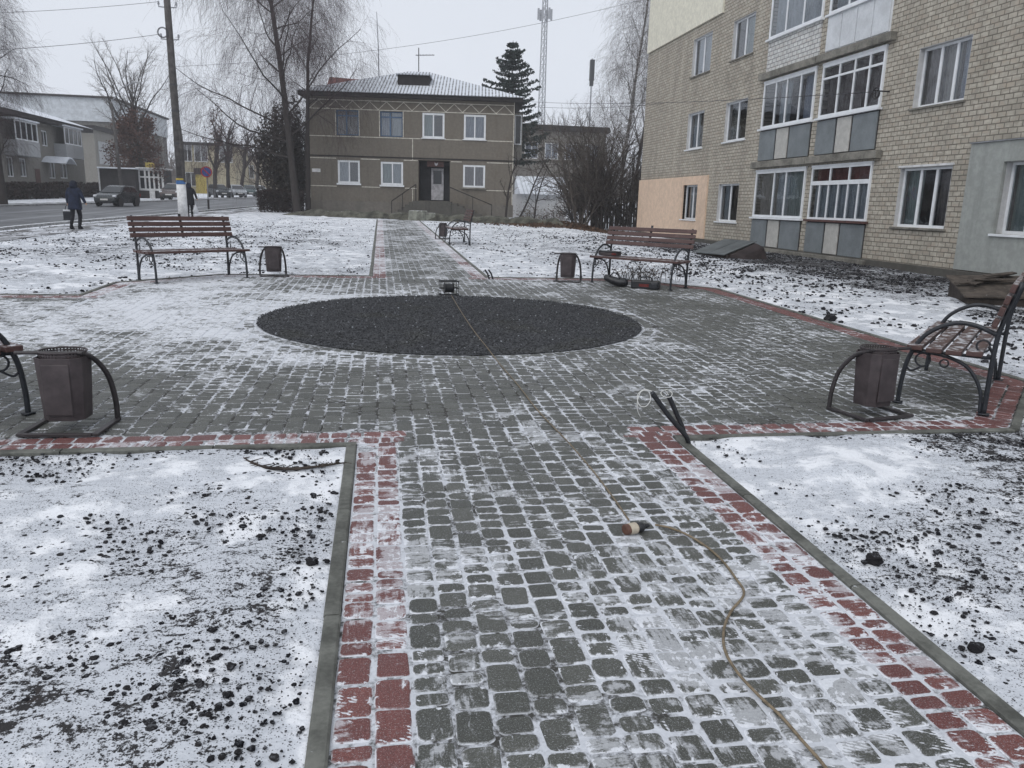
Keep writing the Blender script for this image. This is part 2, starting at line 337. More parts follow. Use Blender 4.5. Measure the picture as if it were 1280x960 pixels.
# ------------------------------------------------------------------ mesh helpers
def link(o, parent=None):
    COL.objects.link(o)
    if parent is not None: o.parent = parent
    return o
def tag(o, label=None, cat=None, group=None, kind=None):
    if label: o['label'] = label
    if cat: o['category'] = cat
    if group: o['group'] = group
    if kind: o['kind'] = kind
    return o
def thing(name, label, cat, loc=(0, 0, 0), rz=0.0, group=None):
    o = bpy.data.objects.new(name, None); COL.objects.link(o)
    o.empty_display_size = .2; o.location = loc; o.rotation_euler = (0, 0, rz)
    return tag(o, label, cat, group)
def dup(root, loc, rz, label=None, group=None):
    r = root.copy(); COL.objects.link(r); r.location = loc; r.rotation_euler = (0, 0, rz)
    if label: r['label'] = label
    if group: r['group'] = group
    for ch in list(root.children):
        c = ch.copy(); COL.objects.link(c); c.parent = r
        for g in list(ch.children):
            d = g.copy(); COL.objects.link(d); d.parent = c
    return r
def as_mat(m): return MAT[m] if isinstance(m, str) else m

def fast_mesh(name, verts, groups, mats, parent=None, attrs=None, smooth=False, matidx=None):
    """groups: list of (m,k) index arrays"""
    me = bpy.data.meshes.new(name)
    verts = np.asarray(verts, np.float32); me.vertices.add(len(verts)); me.vertices.foreach_set('co', verts.ravel())
    tot = np.concatenate([np.full(len(g), g.shape[1], np.int32) for g in groups])
    idx = np.concatenate([np.asarray(g, np.int32).ravel() for g in groups])
    st = np.concatenate(([0], np.cumsum(tot)[:-1])).astype(np.int32)
    me.loops.add(len(idx)); me.loops.foreach_set('vertex_index', idx)
    me.polygons.add(len(tot)); me.polygons.foreach_set('loop_start', st); me.polygons.foreach_set('loop_total', tot)
    if matidx is not None: me.polygons.foreach_set('material_index', np.asarray(matidx, np.int32))
    me.polygons.foreach_set('use_smooth', np.full(len(tot), smooth, bool))
    me.update(calc_edges=True)
    for k, v in (attrs or {}).items():
        a = me.attributes.new(k, 'FLOAT', 'POINT'); a.data.foreach_set('value', np.asarray(v, np.float32))
    for m in (mats if isinstance(mats, (list, tuple)) else [mats]): me.materials.append(as_mat(m))
    return link(bpy.data.objects.new(name, me), parent)

class MB:
    def __init__(s): s.v = []; s.f = []; s.mi = []; s.cur = 0
    def mat(s, i): s.cur = i; return s
    def face(s, pts):
        b = len(s.v); s.v += [tuple(p) for p in pts]; s.f.append(tuple(range(b, b+len(pts)))); s.mi.append(s.cur); return s
    def box(s, x0, x1, y0, y1, z0, z1, M=None):
        b = len(s.v)
        c = [(x0, y0, z0), (x1, y0, z0), (x1, y1, z0), (x0, y1, z0), (x0, y0, z1), (x1, y0, z1), (x1, y1, z1), (x0, y1, z1)]
        if M is not None: c = [tuple(M@Vector(p)) for p in c]
        s.v += c
        for f in ((0, 3, 2, 1), (4, 5, 6, 7), (0, 1, 5, 4), (1, 2, 6, 5), (2, 3, 7, 6), (3, 0, 4, 7)):
            s.f.append(tuple(b+i for i in f)); s.mi.append(s.cur)
        return s
    def prism(s, poly, ax, a, b):         # poly in the two other axes (in order), extruded along axis ax
        def P(q, t):
            p = [q[0], q[1]]; p.insert(ax, t); return tuple(p)
        n = len(poly); k = len(s.v)
        s.v += [P(q, a) for q in poly]+[P(q, b) for q in poly]
        s.f.append(tuple(range(k, k+n))[::-1]); s.f.append(tuple(range(k+n, k+2*n))); s.mi += [s.cur]*2
        for i in range(n):
            j = (i+1) % n; s.f.append((k+i, k+j, k+n+j, k+n+i)); s.mi.append(s.cur)
        return s
    def tube(s, pts, r, sides=8, caps=True, closed=False):
        P = [Vector(p) for p in pts]; n = len(P); rs = r if isinstance(r, (list, tuple)) else [r]*n
        k = len(s.v); up = None
        for i in range(n):
            if closed: d = P[(i+1) % n]-P[i-1]
            else: d = P[min(i+1, n-1)]-P[max(i-1, 0)]
            d.normalize()
            if up is None: up = Vector((0, 0, 1)) if abs(d.z) < .9 else Vector((1, 0, 0))
            a = d.cross(up); a.normalize(); b = a.cross(d); up = b
            for j in range(sides):
                t = 2*PI*(j+.5)/sides; s.v.append(tuple(P[i]+(a*math.cos(t)+b*math.sin(t))*rs[i]))
        m = n if closed else n-1
        for i in range(m):
            i2 = (i+1) % n
            for j in range(sides):
                j2 = (j+1) % sides; s.f.append((k+i*sides+j, k+i*sides+j2, k+i2*sides+j2, k+i2*sides+j)); s.mi.append(s.cur)
        if caps and not closed:
            s.f.append(tuple(k+j for j in range(sides))[::-1]); s.f.append(tuple(k+(n-1)*sides+j for j in range(sides))); s.mi += [s.cur]*2
        return s
    def rings(s, rings, close=True, cap0=True, cap1=True):   # list of equal-length rings of points
        k = len(s.v); n = len(rings[0])
        for rg in rings: s.v += [tuple(p) for p in rg]
        for i in range(len(rings)-1):
            for j in range(n if close else n-1):
                j2 = (j+1) % n; s.f.append((k+i*n+j, k+i*n+j2, k+(i+1)*n+j2, k+(i+1)*n+j)); s.mi.append(s.cur)
        if cap0: s.f.append(tuple(k+j for j in range(n))[::-1]); s.mi.append(s.cur)
        if cap1: s.f.append(tuple(k+(len(rings)-1)*n+j for j in range(n))); s.mi.append(s.cur)
        return s
    def lathe(s, prof, n=20, c=(0, 0, 0), cap0=True, cap1=True):
        return s.rings([[(c[0]+r*math.cos(2*PI*j/n), c[1]+r*math.sin(2*PI*j/n), c[2]+z) for j in range(n)] for r, z in prof], True, cap0, cap1)
    def build(s, name, mats, parent=None, bevel=0.0, smooth=False, label=None, segs=2):
        me = bpy.data.meshes.new(name); me.from_pydata(s.v, [], s.f)
        for m in (mats if isinstance(mats, (list, tuple)) else [mats]): me.materials.append(as_mat(m))
        me.polygons.foreach_set('material_index', s.mi)
        if smooth: me.polygons.foreach_set('use_smooth', [True]*len(s.f))
        me.update()
        o = link(bpy.data.objects.new(name, me), parent)
        if bevel:
            b = o.modifiers.new('bevel', 'BEVEL'); b.width = bevel; b.segments = segs; b.limit_method = 'ANGLE'; b.angle_limit = R(35)
        if label: o['label'] = label
        return o
def arc(c, r, a0, a1, n, f):
    return [f(c[0]+r*math.cos(a0+(a1-a0)*i/(n-1)), c[1]+r*math.sin(a0+(a1-a0)*i/(n-1))) for i in range(n)]
def bez(p, n=14):                         # smooth curve through points (Catmull-Rom)
    P = [Vector(q) for q in p]; P = [P[0]*2-P[1]]+P+[P[-1]*2-P[-2]]; out = []
    for i in range(1, len(P)-2):
        for j in range(n):
            t = j/n; a, b, c, d = P[i-1:i+3]
            out.append(.5*((2*b)+(c-a)*t+(2*a-5*b+4*c-d)*t*t+(3*b-a-3*c+d)*t**3))
    out.append(P[-2]); return out

# ------------------------------------------------------------------ world, sun, camera
def setup_world():
    w = bpy.data.worlds.new('World'); scn.world = w; w.use_nodes = True
    nt = w.node_tree; nt.nodes.clear()
    sky = nt.nodes.new('ShaderNodeTexSky'); sky.sky_type = 'NISHITA'; sky.sun_disc = False
    sky.sun_elevation = R(50); sky.sun_rotation = R(218); sky.air_density = 1.0; sky.dust_density = 5.0; sky.ozone_density = 1.0
    hs = nt.nodes.new('ShaderNodeHueSaturation'); hs.inputs['Saturation'].default_value = .28; hs.inputs['Value'].default_value = 1.0
    nt.links.new(sky.outputs[0], hs.inputs['Color'])
    # overcast: a cloud layer of even brightness hides most of the clear sky
    tc = nt.nodes.new('ShaderNodeTexCoord'); mp = nt.nodes.new('ShaderNodeMapping'); mp.inputs['Scale'].default_value = (1, 1, 3)
    nz = nt.nodes.new('ShaderNodeTexNoise'); nz.inputs['Scale'].default_value = 1.6; nz.inputs['Detail'].default_value = 5
    nt.links.new(tc.outputs['Generated'], mp.inputs[0]); nt.links.new(mp.outputs[0], nz.inputs['Vector'])
    cr = nt.nodes.new('ShaderNodeValToRGB')
    cr.color_ramp.elements[0].position = .3; cr.color_ramp.elements[0].color = (6.0, 6.4, 7.15, 1)
    cr.color_ramp.elements[1].position = .7; cr.color_ramp.elements[1].color = (6.6, 6.95, 7.6, 1)
    nt.links.new(nz.outputs['Fac'], cr.inputs[0])
    mx = nt.nodes.new('ShaderNodeMixRGB'); mx.inputs[0].default_value = .85
    nt.links.new(hs.outputs[0], mx.inputs[1]); nt.links.new(cr.outputs[0], mx.inputs[2])
    bg = nt.nodes.new('ShaderNodeBackground'); bg.inputs['Strength'].default_value = .1
    nt.links.new(mx.outputs[0], bg.inputs[0])
    out = nt.nodes.new('ShaderNodeOutputWorld'); nt.links.new(bg.outputs[0], out.inputs[0])
    L = bpy.data.lights.new('sun', 'SUN'); L.energy = .9; L.angle = R(50); L.color = (1, .985, .96)
    o = bpy.data.objects.new('sun', L); COL.objects.link(o); o.location = (0, -10, 30)
    o.rotation_euler = (R(40), R(0), R(-38))
    v = scn.view_settings; scn.display_settings.display_device = 'sRGB'
    v.view_transform = 'Standard'; v.look = 'None'; v.exposure = EXPOSURE; v.gamma = 1.0; v.use_curve_mapping = False
    cam = bpy.data.cameras.new('camera'); cam.sensor_width = 36; cam.lens = F/1280*36; cam.clip_start = .05; cam.clip_end = 2500
    c = bpy.data.objects.new('camera', cam); COL.objects.link(c)
    X, Yd, Zf = CAM[:, 0], CAM[:, 1], CAM[:, 2]
    c.matrix_world = Matrix(((X[0], -Yd[0], -Zf[0], 0), (X[1], -Yd[1], -Zf[1], 0), (X[2], -Yd[2], -Zf[2], CZ), (0, 0, 0, 1)))
    scn.camera = c
    scn.cycles.max_bounces = 8; scn.cycles.volume_bounces = 3; scn.cycles.transparent_max_bounces = 24; scn.cycles.use_denoising = True; scn.cycles.denoiser = 'OPENIMAGEDENOISE'; scn.cycles.denoising_input_passes = 'RGB_ALBEDO_NORMAL'
EXPOSURE = 0.34
setup_world()

# ------------------------------------------------------------------ layout of the square
PX0, PX1 = -.16, 1.90                    # path edges
CX, CY = .87, 9.60                       # centre of the octagon and of the round bed
HX, HY, CH = 4.93, 4.83, 1.36
BED = 2.19; BEDK = 1.065
OCT = [(CX-HX+CH, CY-HY), (CX+HX-CH, CY-HY), (CX+HX, CY-HY+CH), (CX+HX, CY+HY-CH), (CX+HX-CH, CY+HY), (CX-HX+CH, CY+HY), (CX-HX, CY+HY-CH), (CX-HX, CY-HY+CH)]
BR0, BR1, BRX = 8.05, 11.55, -9.0        # branch path to the pavement
PATH_END = 41.0
def in_oct(x, y, inset=0.0):
    dx = np.abs(np.asarray(x)-CX); dy = np.abs(np.asarray(y)-CY)
    return (dx < HX-inset) & (dy < HY-inset) & (dx+dy < HX+HY-CH-inset*1.414)
def in_paved(x, y, inset=0.0):
    x = np.asarray(x); y = np.asarray(y)
    return in_oct(x, y, inset) | ((x > PX0+inset) & (x < PX1-inset) & (y < PATH_END)) | ((y > BR0+inset) & (y < BR1-inset) & (x > BRX) & (x < CX))
def snow_on_paving(x, y):                 # how much snow lies on the stones, 0..1
    x = np.asarray(x, float); y = np.asarray(y, float)
    s = .36+.20*(fbm(x*.75+3, y*.75, 5, 3)-.5)*2+.22*(fbm(x*2.3, y*2.3+7, 9, 2)-.5)*2
    s = s+.06*np.exp(-((y-2.6)/1.5)**2)*(.3+.7*sstep(.5, 1.5, x))
    s = s+.05*np.exp(-((x-1.75)/.28)**2)*(1-sstep(4.4, 5.2, y))
    s = s+.14*np.exp(-((x+.02)/.2)**2)*(1-sstep(4.4, 5.2, y))
    s = s-.04*np.exp(-((y-6.0)/.9)**2)
    s = s+.36*sstep(.6, -3.0, x)*sstep(7.0, 9.3, y)*(1-sstep(15, 17, y))
    r = np.hypot((x-CX)/1.065, y-CY)
    s = s+.18*np.exp(-((r-2.6)/.35)**2)*sstep(2.6, -.5, x)
    s = s-.13*sstep(2.8, 4.4, x)*sstep(5, 6, y)*(1-.9*np.exp(-(((x-4.2)/.7)**2+((y-8.6)/.8)**2)))
    s = s+.10*sstep(13, 15.5, y)+.10*sstep(17, 28, y)+.20*sstep(14.3, 15.5, y)*(sstep(.25, .05, x)+sstep(1.5, 1.7, x))
    s = s-.12*np.exp(-(((x+1.6)/1.3)**2+((y-6.2)/.8)**2))
    return np.clip(s, 0, 1)
def bare_soil(x, y):                      # how bare the lawn is, 0 = all snow
    x = np.asarray(x, float); y = np.asarray(y, float)
    n = fbm(x*.8, y*.8, 31, 3); n2 = fbm(x*2.1+9, y*2.1, 37, 3)
    b = .35+(.26+.24*sstep(5, 8, y))*(n-.5)+.30*(n2-.5)
    near = 1-sstep(5, 8, y)
    left = near*(x < .9)
    b = b+left*(.10+.07*(1-sstep(2.4, 4.2, y))*sstep(-.2, -.8, x)-.10*sstep(3.2, 4.6, y)-.22*sstep(-.42, -.2, x))
    right = near*(x > .9)
    b = b+right*(.20-.28*np.exp(-((x-2.5)/.8)**2-((y-4.2)/.7)**2)-.18*sstep(2.4, 1.95, x)+.14*sstep(3.0, 4.6, x))
    # between the octagon and the block of flats: white strip, then a dark muddy band at the wall
    e = sstep(5.8, 6.3, x)
    b = b+e*(-.01+.42*sstep(7.2, 10.4, x+1.4*(n2-.5))*(1-sstep(28, 36, y)))
    b = b+.14*sstep(12.5, 15.5, y)*(1-sstep(24, 30, y))*(x < 0)*(1-.6*sstep(-1.5, -.2, x))
    b = b+.10*sstep(3.0, 5.0, x)*sstep(13, 16, y)*(1-sstep(26, 32, y))
    b = b-.12*sstep(30, 38, y)
    return np.clip(b, 0, 1)

# ------------------------------------------------------------------ ground sheet
def axis(lo, hi, f0, f1, h, grow, far):
    a = list(np.arange(f0, f1+1e-6, h)); s = h
    while a[-1] < hi: s = min(s*grow, far); a.append(a[-1]+s)
    s = h
    while a[0] > lo: s = min(s*grow, far); a.insert(0, a[0]-s)
    return np.array(a)
def build_ground():
    xs = axis(-420, 420, -4.2, 7.0, .040, 1.05, 40); ys = axis(-30, 700, .9, 6.2, .040, 1.035, 40)
    Xg, Yg = np.meshgrid(xs, ys); X = Xg.ravel(); Y = Yg.ravel()
    z = G(X, Y)
    b = bare_soil(X, Y)
    lawn = (X > -9.0)*(1-sstep(45, 60, Y))
    amp = .25+.75*lawn
    lump = fbm(X*2.0, Y*2.0, 3, 4)-.5; fine = fbm(X*9, Y*9, 11, 3)-.5
    mound = np.maximum(0, fbm(X*1.5+40, Y*1.5, 21, 2)-.60)*.22*(1-b)
    h = .045*lump+.018*fine+mound
    street = sstep(-8.9, -9.3, X)*(1-sstep(-40, -30, X)*0)
    h = h*(1-.9*street)*amp
    # keep low beside kerbs, drop under the paving
    z = z+np.maximum(h, -.03)+.002
    edge = in_paved(X, Y, -.22); z = np.where(edge, G(X, Y)+np.clip(h, -.03, .012)-.004, z)
    paved = in_paved(X, Y, -.035) & (Y > -2)
    z = np.where(paved, G(X, Y)-.07, z)
    nx, ny = len(xs), len(ys)
    i = (np.arange(ny-1)[:, None]*nx+np.arange(nx-1)[None, :]).ravel()
    q = np.stack([i, i+1, i+nx+1, i+nx], 1)
    b = np.where(X < -9, np.minimum(b, .25), b)
    o = fast_mesh('ground', np.stack([X, Y, z], 1), [q], 'ground', attrs={'bare': b}, smooth=True)
    tag(o, kind='structure')
build_ground()

# ------------------------------------------------------------------ paving stones
class Pavers:
    def __init__(s): s.p = []             # x, y, w (across), l (along), angle, red, fine
    def add(s, x, y, w, l, a, red, fine=True): s.p.append((x, y, w, l, a, red, fine))
rng = np.random.default_rng(11)
def columns(pv, x0, x1, y0, y1, ncol, test, red=None, fine=True, along='y', lens=(.075, .09, .12, .09, .12, .16)):
    w = (x1-x0)/ncol
    for c in range(ncol):
        y = y0-rng.random()*.15; xc = x0+(c+.5)*w
        while y < y1:
            l = lens[rng.integers(len(lens))]; yc = y+l/2
            px, py = (xc, yc) if along == 'y' else (yc, xc)
            if test is None or test(px, py):
                pv.add(px, py, w, l, 0.0 if along == 'y' else PI/2, bool(red and red(px, py, c)), fine)
            y += l
def build_paving():
    pv = Pavers()
    yb = CY-HY                            # near edge of the octagon
    columns(pv, PX0, PX1, .6, yb+.01, 17, lambda x, y: y > .6, lambda x, y, c: c in (0, 1, 15, 16))
    # red border rows
    B = .246
    for sgn in (0, 1):                    # near and far straight edges
        y0 = yb if sgn == 0 else CY+HY-B
        columns(pv, y0, y0+B, CX-HX+CH-.15, CX+HX-CH+.2, 2, lambda x, y: in_oct(x, y, .02) and (x < PX0+.30 or x > PX1-.30), lambda x, y, c: True, along='x', fine=sgn == 0)
        x0 = CX-HX if sgn == 0 else CX+HX-B
        columns(pv, x0, x0+B, CY-HY+CH-.15, CY+HY-CH+.15, 2, lambda x, y: in_oct(x, y, .02) and not (sgn == 0 and BR0 < y < BR1), lambda x, y, c: True)
    for sx in (-1, 1):
        for sy in (-1, 1):                # chamfered corners
            a = np.array([CX+sx*(HX-CH), CY+sy*HY]); b = np.array([CX+sx*HX, CY+sy*(HY-CH)]); d = b-a; L = np.hypot(*d); d /= L
            n = np.array([-sx, -sy])/math.sqrt(2); ang = math.atan2(d[1], d[0])-PI/2
            for k in range(2):
                t = .03
                while t < L-.05:
                    l = (.12, .16, .12, .09)[rng.integers(4)]; p = a+d*(t+l/2)+n*(.0615+.123*k)
                    if in_oct(p[0], p[1], .03): pv.add(p[0], p[1], .123, l, ang, True, sy < 0)
                    t += l
    # grey field
    def field(x, y):
        return in_oct(x, y, B+.035) and math.hypot((x-CX)/BEDK, y-CY) > BED+.175
    nc = 81; wv = (PX1-PX0)/17
    x0 = PX0-31*wv; columns(pv, x0, x0+nc*wv, yb+.0, CY+HY, nc, lambda x, y: field(x, y) or (PX0+.24 < x < PX1-.24 and abs(y-CY) > HY-B-.06 and abs(y-CY) < HY), None, fine=True)
    # soldier ring round the bed
    for k, rr in enumerate((BED+.065,)):
        n = int(2*PI*rr/.125)
        for i in range(n):
            a = 2*PI*(i+.5)/n; pv.add(CX+BEDK*rr*math.cos(a), CY+rr*math.sin(a), .13, 2*PI*rr/n, a, False, True)
    # far path and the branch to the pavement
    columns(pv, PX0, PX1, CY+HY, PATH_END, 17, lambda x, y: y > CY+HY, lambda x, y, c: c in (0, 1, 15, 16), fine=False)
    nb = 28
    columns(pv, BR0, BR1, BRX, CX-HX+.24, nb, lambda x, y: x > BRX and x < CX-HX+.24, lambda x, y, c: c in (0, 1, nb-1, nb-2), along='x', fine=False)
    A = np.array([(p[0], p[1], p[2], p[3], p[4], p[5], p[6]) for p in pv.p], float)
    V = []; G12 = []; G4 = []; at_s = []; at_r = []; at_e = []; mi12 = []; mi4 = []; off = 0
    for fine in (1, 0):
        S = A[A[:, 6] == fine]; N = len(S)
        hw = S[:, 2]/2-rng.uniform(.0025, .0055, N); hl = S[:, 3]/2-rng.uniform(.0025, .006, N)
        if fine:
            r = np.minimum(rng.uniform(.010, .024, N), hw*.45)[:, None]
            k = np.array([(1, 0), (.707, .707), (0, 1)])
            sx = np.array([1, 1, 1, -1, -1, -1, -1, -1, -1, 1, 1, 1]); sy = np.array([-1, -1, -1, -1, -1, -1, 1, 1, 1, 1, 1, 1])
            kk = np.array([(1, 0), (.707, .707), (0, 1), (0, 1), (.707, .707), (1, 0), (1, 0), (.707, .707), (0, 1), (0, 1), (.707, .707), (1, 0)])
            bx = sx*(hw[:, None]-r+r*kk[:, 0]); by = sy*(hl[:, None]-r+r*kk[:, 1])
            # clockwise -> order so that it runs counter-clockwise
            n = 12; bev = .006
            wob = 1+rng.uniform(-.035, .02, (N, n))
            bx = bx*wob; by = by*wob
            ins = lambda q, e: q*(1-e/np.maximum(np.abs(q), .02))
            rings = [(bx*(1-.024/hw[:, None]), by*(1-.024/hl[:, None]), 0.0, 0.0), (ins(bx, bev*1.2), ins(by, bev*1.2), -.0004, .7), (bx, by, -bev, 1.0), (bx, by, -.035, 1.0)]
        else:
            n = 4; sx = np.array([1, -1, -1, 1]); sy = np.array([-1, -1, 1, 1]) if False else np.array([-1, -1, 1, 1])
            bx = sx*hw[:, None]; by = sy*hl[:, None]
            rings = [(bx*.93, by*.93, 0.0, 0.0), (bx, by, -.006, 1.0)]
        S = S.copy(); S[:, 0] += rng.normal(0, .0018, N); S[:, 1] += rng.normal(0, .0018, N); dz = rng.normal(0, .0016, N)[:, None]; tx = rng.normal(0, .010, N)[:, None]; ty = rng.normal(0, .010, N)[:, None]
        ca = np.cos(S[:, 4]+(jt := rng.normal(0, .020, N)))[:, None]; sa = np.sin(S[:, 4]+jt)[:, None]
        rr = []
        for (x, y, z, e) in rings:
            wx = S[:, 0:1]+x*ca-y*sa; wy = S[:, 1:2]+x*sa+y*ca
            wz = G(wx, wy)+z+dz+tx*x+ty*y
            rr.append(np.stack([wx, wy, wz], 2)); at_e.append
        P = np.stack(rr, 1)               # N, rings, n, 3
        nr = len(rings); V.append(P.reshape(-1, 3)); base = off+np.arange(N)[:, None]*(nr*n)
        ordr = np.arange(n)
        top = base+ordr[None, :]
        # orientation: make top face up
        a0 = P[0, 0]; area = np.sum(a0[:, 0]*np.roll(a0[:, 1], -1)-np.roll(a0[:, 0], -1)*a0[:, 1])
        if area < 0: top = top[:, ::-1]
        red = S[:, 5].astype(int)
        quads = []; qm = []
        for ri in range(nr-1):
            for j in range(n):
                j2 = (j+1) % n
                q = [ri*n+j, ri*n+j2, (ri+1)*n+j2, (ri+1)*n+j]
                if area > 0: q = q[::-1]
                quads.append(base+np.array(q)[None, :]); qm.append(red)
        if n == 12: G12.append(top); mi12.append(red)
        else: quads.append(top); qm.append(red)
        G4.append(np.concatenate(quads)); mi4.append(np.concatenate(qm))
        off += N*nr*n
        sn = np.clip(snow_on_paving(S[:, 0], S[:, 1])+.035*S[:, 5]*(S[:, 1] < 4.9), 0, 1)
        at_s.append(np.repeat(sn, nr*n)); at_r.append(np.repeat(rng.random(N), nr*n))
        at_e.append(np.tile(np.repeat(np.array([e for (_, _, _, e) in rings]), n), N))
    at_e2 = [x for x in at_e if isinstance(x, np.ndarray)]
    o = fast_mesh('paving', np.concatenate(V), G12+G4, ['paver_grey', 'paver_red'], attrs={'snow': np.concatenate(at_s), 'rnd': np.concatenate(at_r), 'edge': np.concatenate(at_e2)}, matidx=np.concatenate(mi12+mi4))
    tag(o, kind='structure')
    # sheet of grit and snow in the joints
    def sheet(x0, x1, y0, y1, h):
        xs = np.linspace(x0, x1, max(2, int((x1-x0)/h)+1)); ys = np.linspace(y0, y1, max(2, int((y1-y0)/h)+1))
        X, Y = np.meshgrid(xs, ys); nx, ny = len(xs), len(ys)
        i = (np.arange(ny-1)[:, None]*nx+np.arange(nx-1)[None, :]).ravel()
        q = np.stack([i, i+1, i+nx+1, i+nx], 1); cx = X.ravel()[q].mean(1); cy = Y.ravel()[q].mean(1)
        return X.ravel(), Y.ravel(), q, cx, cy
    vs = []; qs = []; at_ = []; off = 0
    for (x0, x1, y0, y1, h, test) in ((PX0, PX1, .6, CY-HY, .06, None), (CX-HX, CX+HX, CY-HY, CY+HY, .06, lambda x, y: in_oct(x, y, -.0)), (PX0, PX1, CY+HY+.0005, PATH_END, .3, None), (BRX, CX-HX-.0005, BR0, BR1, .3, None)):
        X, Y, q, cx, cy = sheet(x0, x1, y0, y1, h)
        if test is not None: q = q[test(cx, cy)]
        z = G(X, Y)-.0050+.0035*(fbm(X*4, Y*4, 51, 3)-.5)*2
        vs.append(np.stack([X, Y, z], 1)); qs.append(q+off); off += len(X); at_.append(np.clip(snow_on_paving(X, Y)*1.1+.07+.05*(1-sstep(4.0, 6.5, Y)), 0, 1))
    o = fast_mesh('paving_joints', np.concatenate(vs), [np.concatenate(qs)], 'joint', attrs={'snow': np.concatenate(at_)}, smooth=True)
    tag(o, kind='structure')
build_paving()

# ------------------------------------------------------------------ kerbs
def kerb_run(name, pts, w=.062, h=.012, step=1.0, mat='kerb', drop=.12):
    mb = MB(); rr = random.Random(len(name)+len(pts))
    for (a, b) in zip(pts[:-1], pts[1:]):
        a = Vector((*a, 0)); b = Vector((*b, 0)); d = b-a; L = d.length; d.normalize(); n = Vector((d.y, -d.x, 0))
        k = max(1, round(L/step))
        for i in range(k):
            p = a+d*(L*i/k+.004); q = a+d*(L*(i+1)/k-.004); j = rr.uniform(-.004, .004)
            ring = []
            for e in (p, q):
                z = gz(e.x, e.y)
                o1, o2 = e+n*j, e+n*(j+w)
                ring.append([(o1.x, o1.y, z-drop), (o1.x, o1.y, z+h-.006), ((o1+n*.008).x, (o1+n*.008).y, z+h), ((o2-n*.008).x, (o2-n*.008).y, z+h), (o2.x, o2.y, z+h-.006), (o2.x, o2.y, z-drop)])
            mb.rings(ring)
    o = mb.build(name, mat); return tag(o, kind='structure')
yb = CY-HY; yf = CY+HY
# outward normal is to the right of the walking direction
kerb_run('kerb', [(PX0, yb-.004), (PX0, .7)][::-1][::-1] if False else [(PX0, .7), (PX0, yb-.066)][::-1], mat='kerb')
kerb_run('kerb', [(PX1, .7), (PX1, yb-.066)])
kerb_run('kerb', [OCT[0], (PX0, yb)]); kerb_run('kerb', [(PX1, yb), OCT[1]])
kerb_run('kerb', [OCT[1], OCT[2]]); kerb_run('kerb', [OCT[2], OCT[3]]); kerb_run('kerb', [OCT[3], OCT[4]])
kerb_run('kerb', [OCT[4], (PX1, yf)]); kerb_run('kerb', [(PX0, yf), OCT[5]]); kerb_run('kerb', [OCT[5], OCT[6]])
kerb_run('kerb', [OCT[6], (CX-HX, BR1)]); kerb_run('kerb', [(CX-HX, BR0), OCT[7]]); kerb_run('kerb', [OCT[7], OCT[0]])
kerb_run('kerb', [(PX0, PATH_END), (PX0, yf+.066)]); kerb_run('kerb', [(PX1, yf+.066), (PX1, PATH_END)])
kerb_run('kerb', [(CX-HX-.066, BR1), (BRX, BR1)]); kerb_run('kerb', [(BRX, BR0), (CX-HX-.066, BR0)])

# ------------------------------------------------------------------ stones: round gravel bed, soil clods
_t = (1+5**.5)/2
ICO_V = np.array([(-1, _t, 0), (1, _t, 0), (-1, -_t, 0), (1, -_t, 0), (0, -1, _t), (0, 1, _t), (0, -1, -_t), (0, 1, -_t), (_t, 0, -1), (_t, 0, 1), (-_t, 0, -1), (-_t, 0, 1)])/math.sqrt(1+_t*_t)
ICO_F = np.array([(0, 11, 5), (0, 5, 1), (0, 1, 7), (0, 7, 10), (0, 10, 11), (1, 5, 9), (5, 11, 4), (11, 10, 2), (10, 7, 6), (7, 1, 8), (3, 9, 4), (3, 4, 2), (3, 2, 6), (3, 6, 8), (3, 8, 9), (4, 9, 5), (2, 4, 11), (6, 2, 10), (8, 6, 7), (9, 8, 1)])
# one finer level for the clods that lie close by
def _subdiv(v, f):
    v = list(map(tuple, v)); c = {}; nf = []
    def mid(a, b):
        k = (min(a, b), max(a, b))
        if k not in c:
            p = (np.array(v[a])+np.array(v[b]))/2; c[k] = len(v); v.append(tuple(p/np.linalg.norm(p)))
        return c[k]
    for a, b, d in f:
        x, y, z = mid(a, b), mid(b, d), mid(d, a); nf += [(a, x, z), (b, y, x), (d, z, y), (x, y, z)]
    return np.array(v), np.array(nf)
ICO2_V, ICO2_F = _subdiv(ICO_V, ICO_F)
def stones(name, x, y, z, s, mat, flat=.7, fine=False, rough=.22):
    BV, BF = (ICO2_V, ICO2_F) if fine else (ICO_V, ICO_F)
    n = len(x); nv = len(BV)
    v = BV[None]*(1+rng.uniform(-rough, rough, (n, nv, 1)))
    q = rng.normal(size=(n, 3, 3)); q, _ = np.linalg.qr(q)
    v = np.einsum('nij,nkj->nki', q, v*rng.uniform(.65, 1.25, (n, 1, 3)))
    v = v*s[:, None, None]*np.array([1, 1, flat])
    v = v+np.stack([x, y, z], 1)[:, None]
    f = (BF[None]+(np.arange(n)*nv)[:, None, None]).reshape(-1, 3)
    return fast_mesh(name, v.reshape(-1, 3), [f], mat)
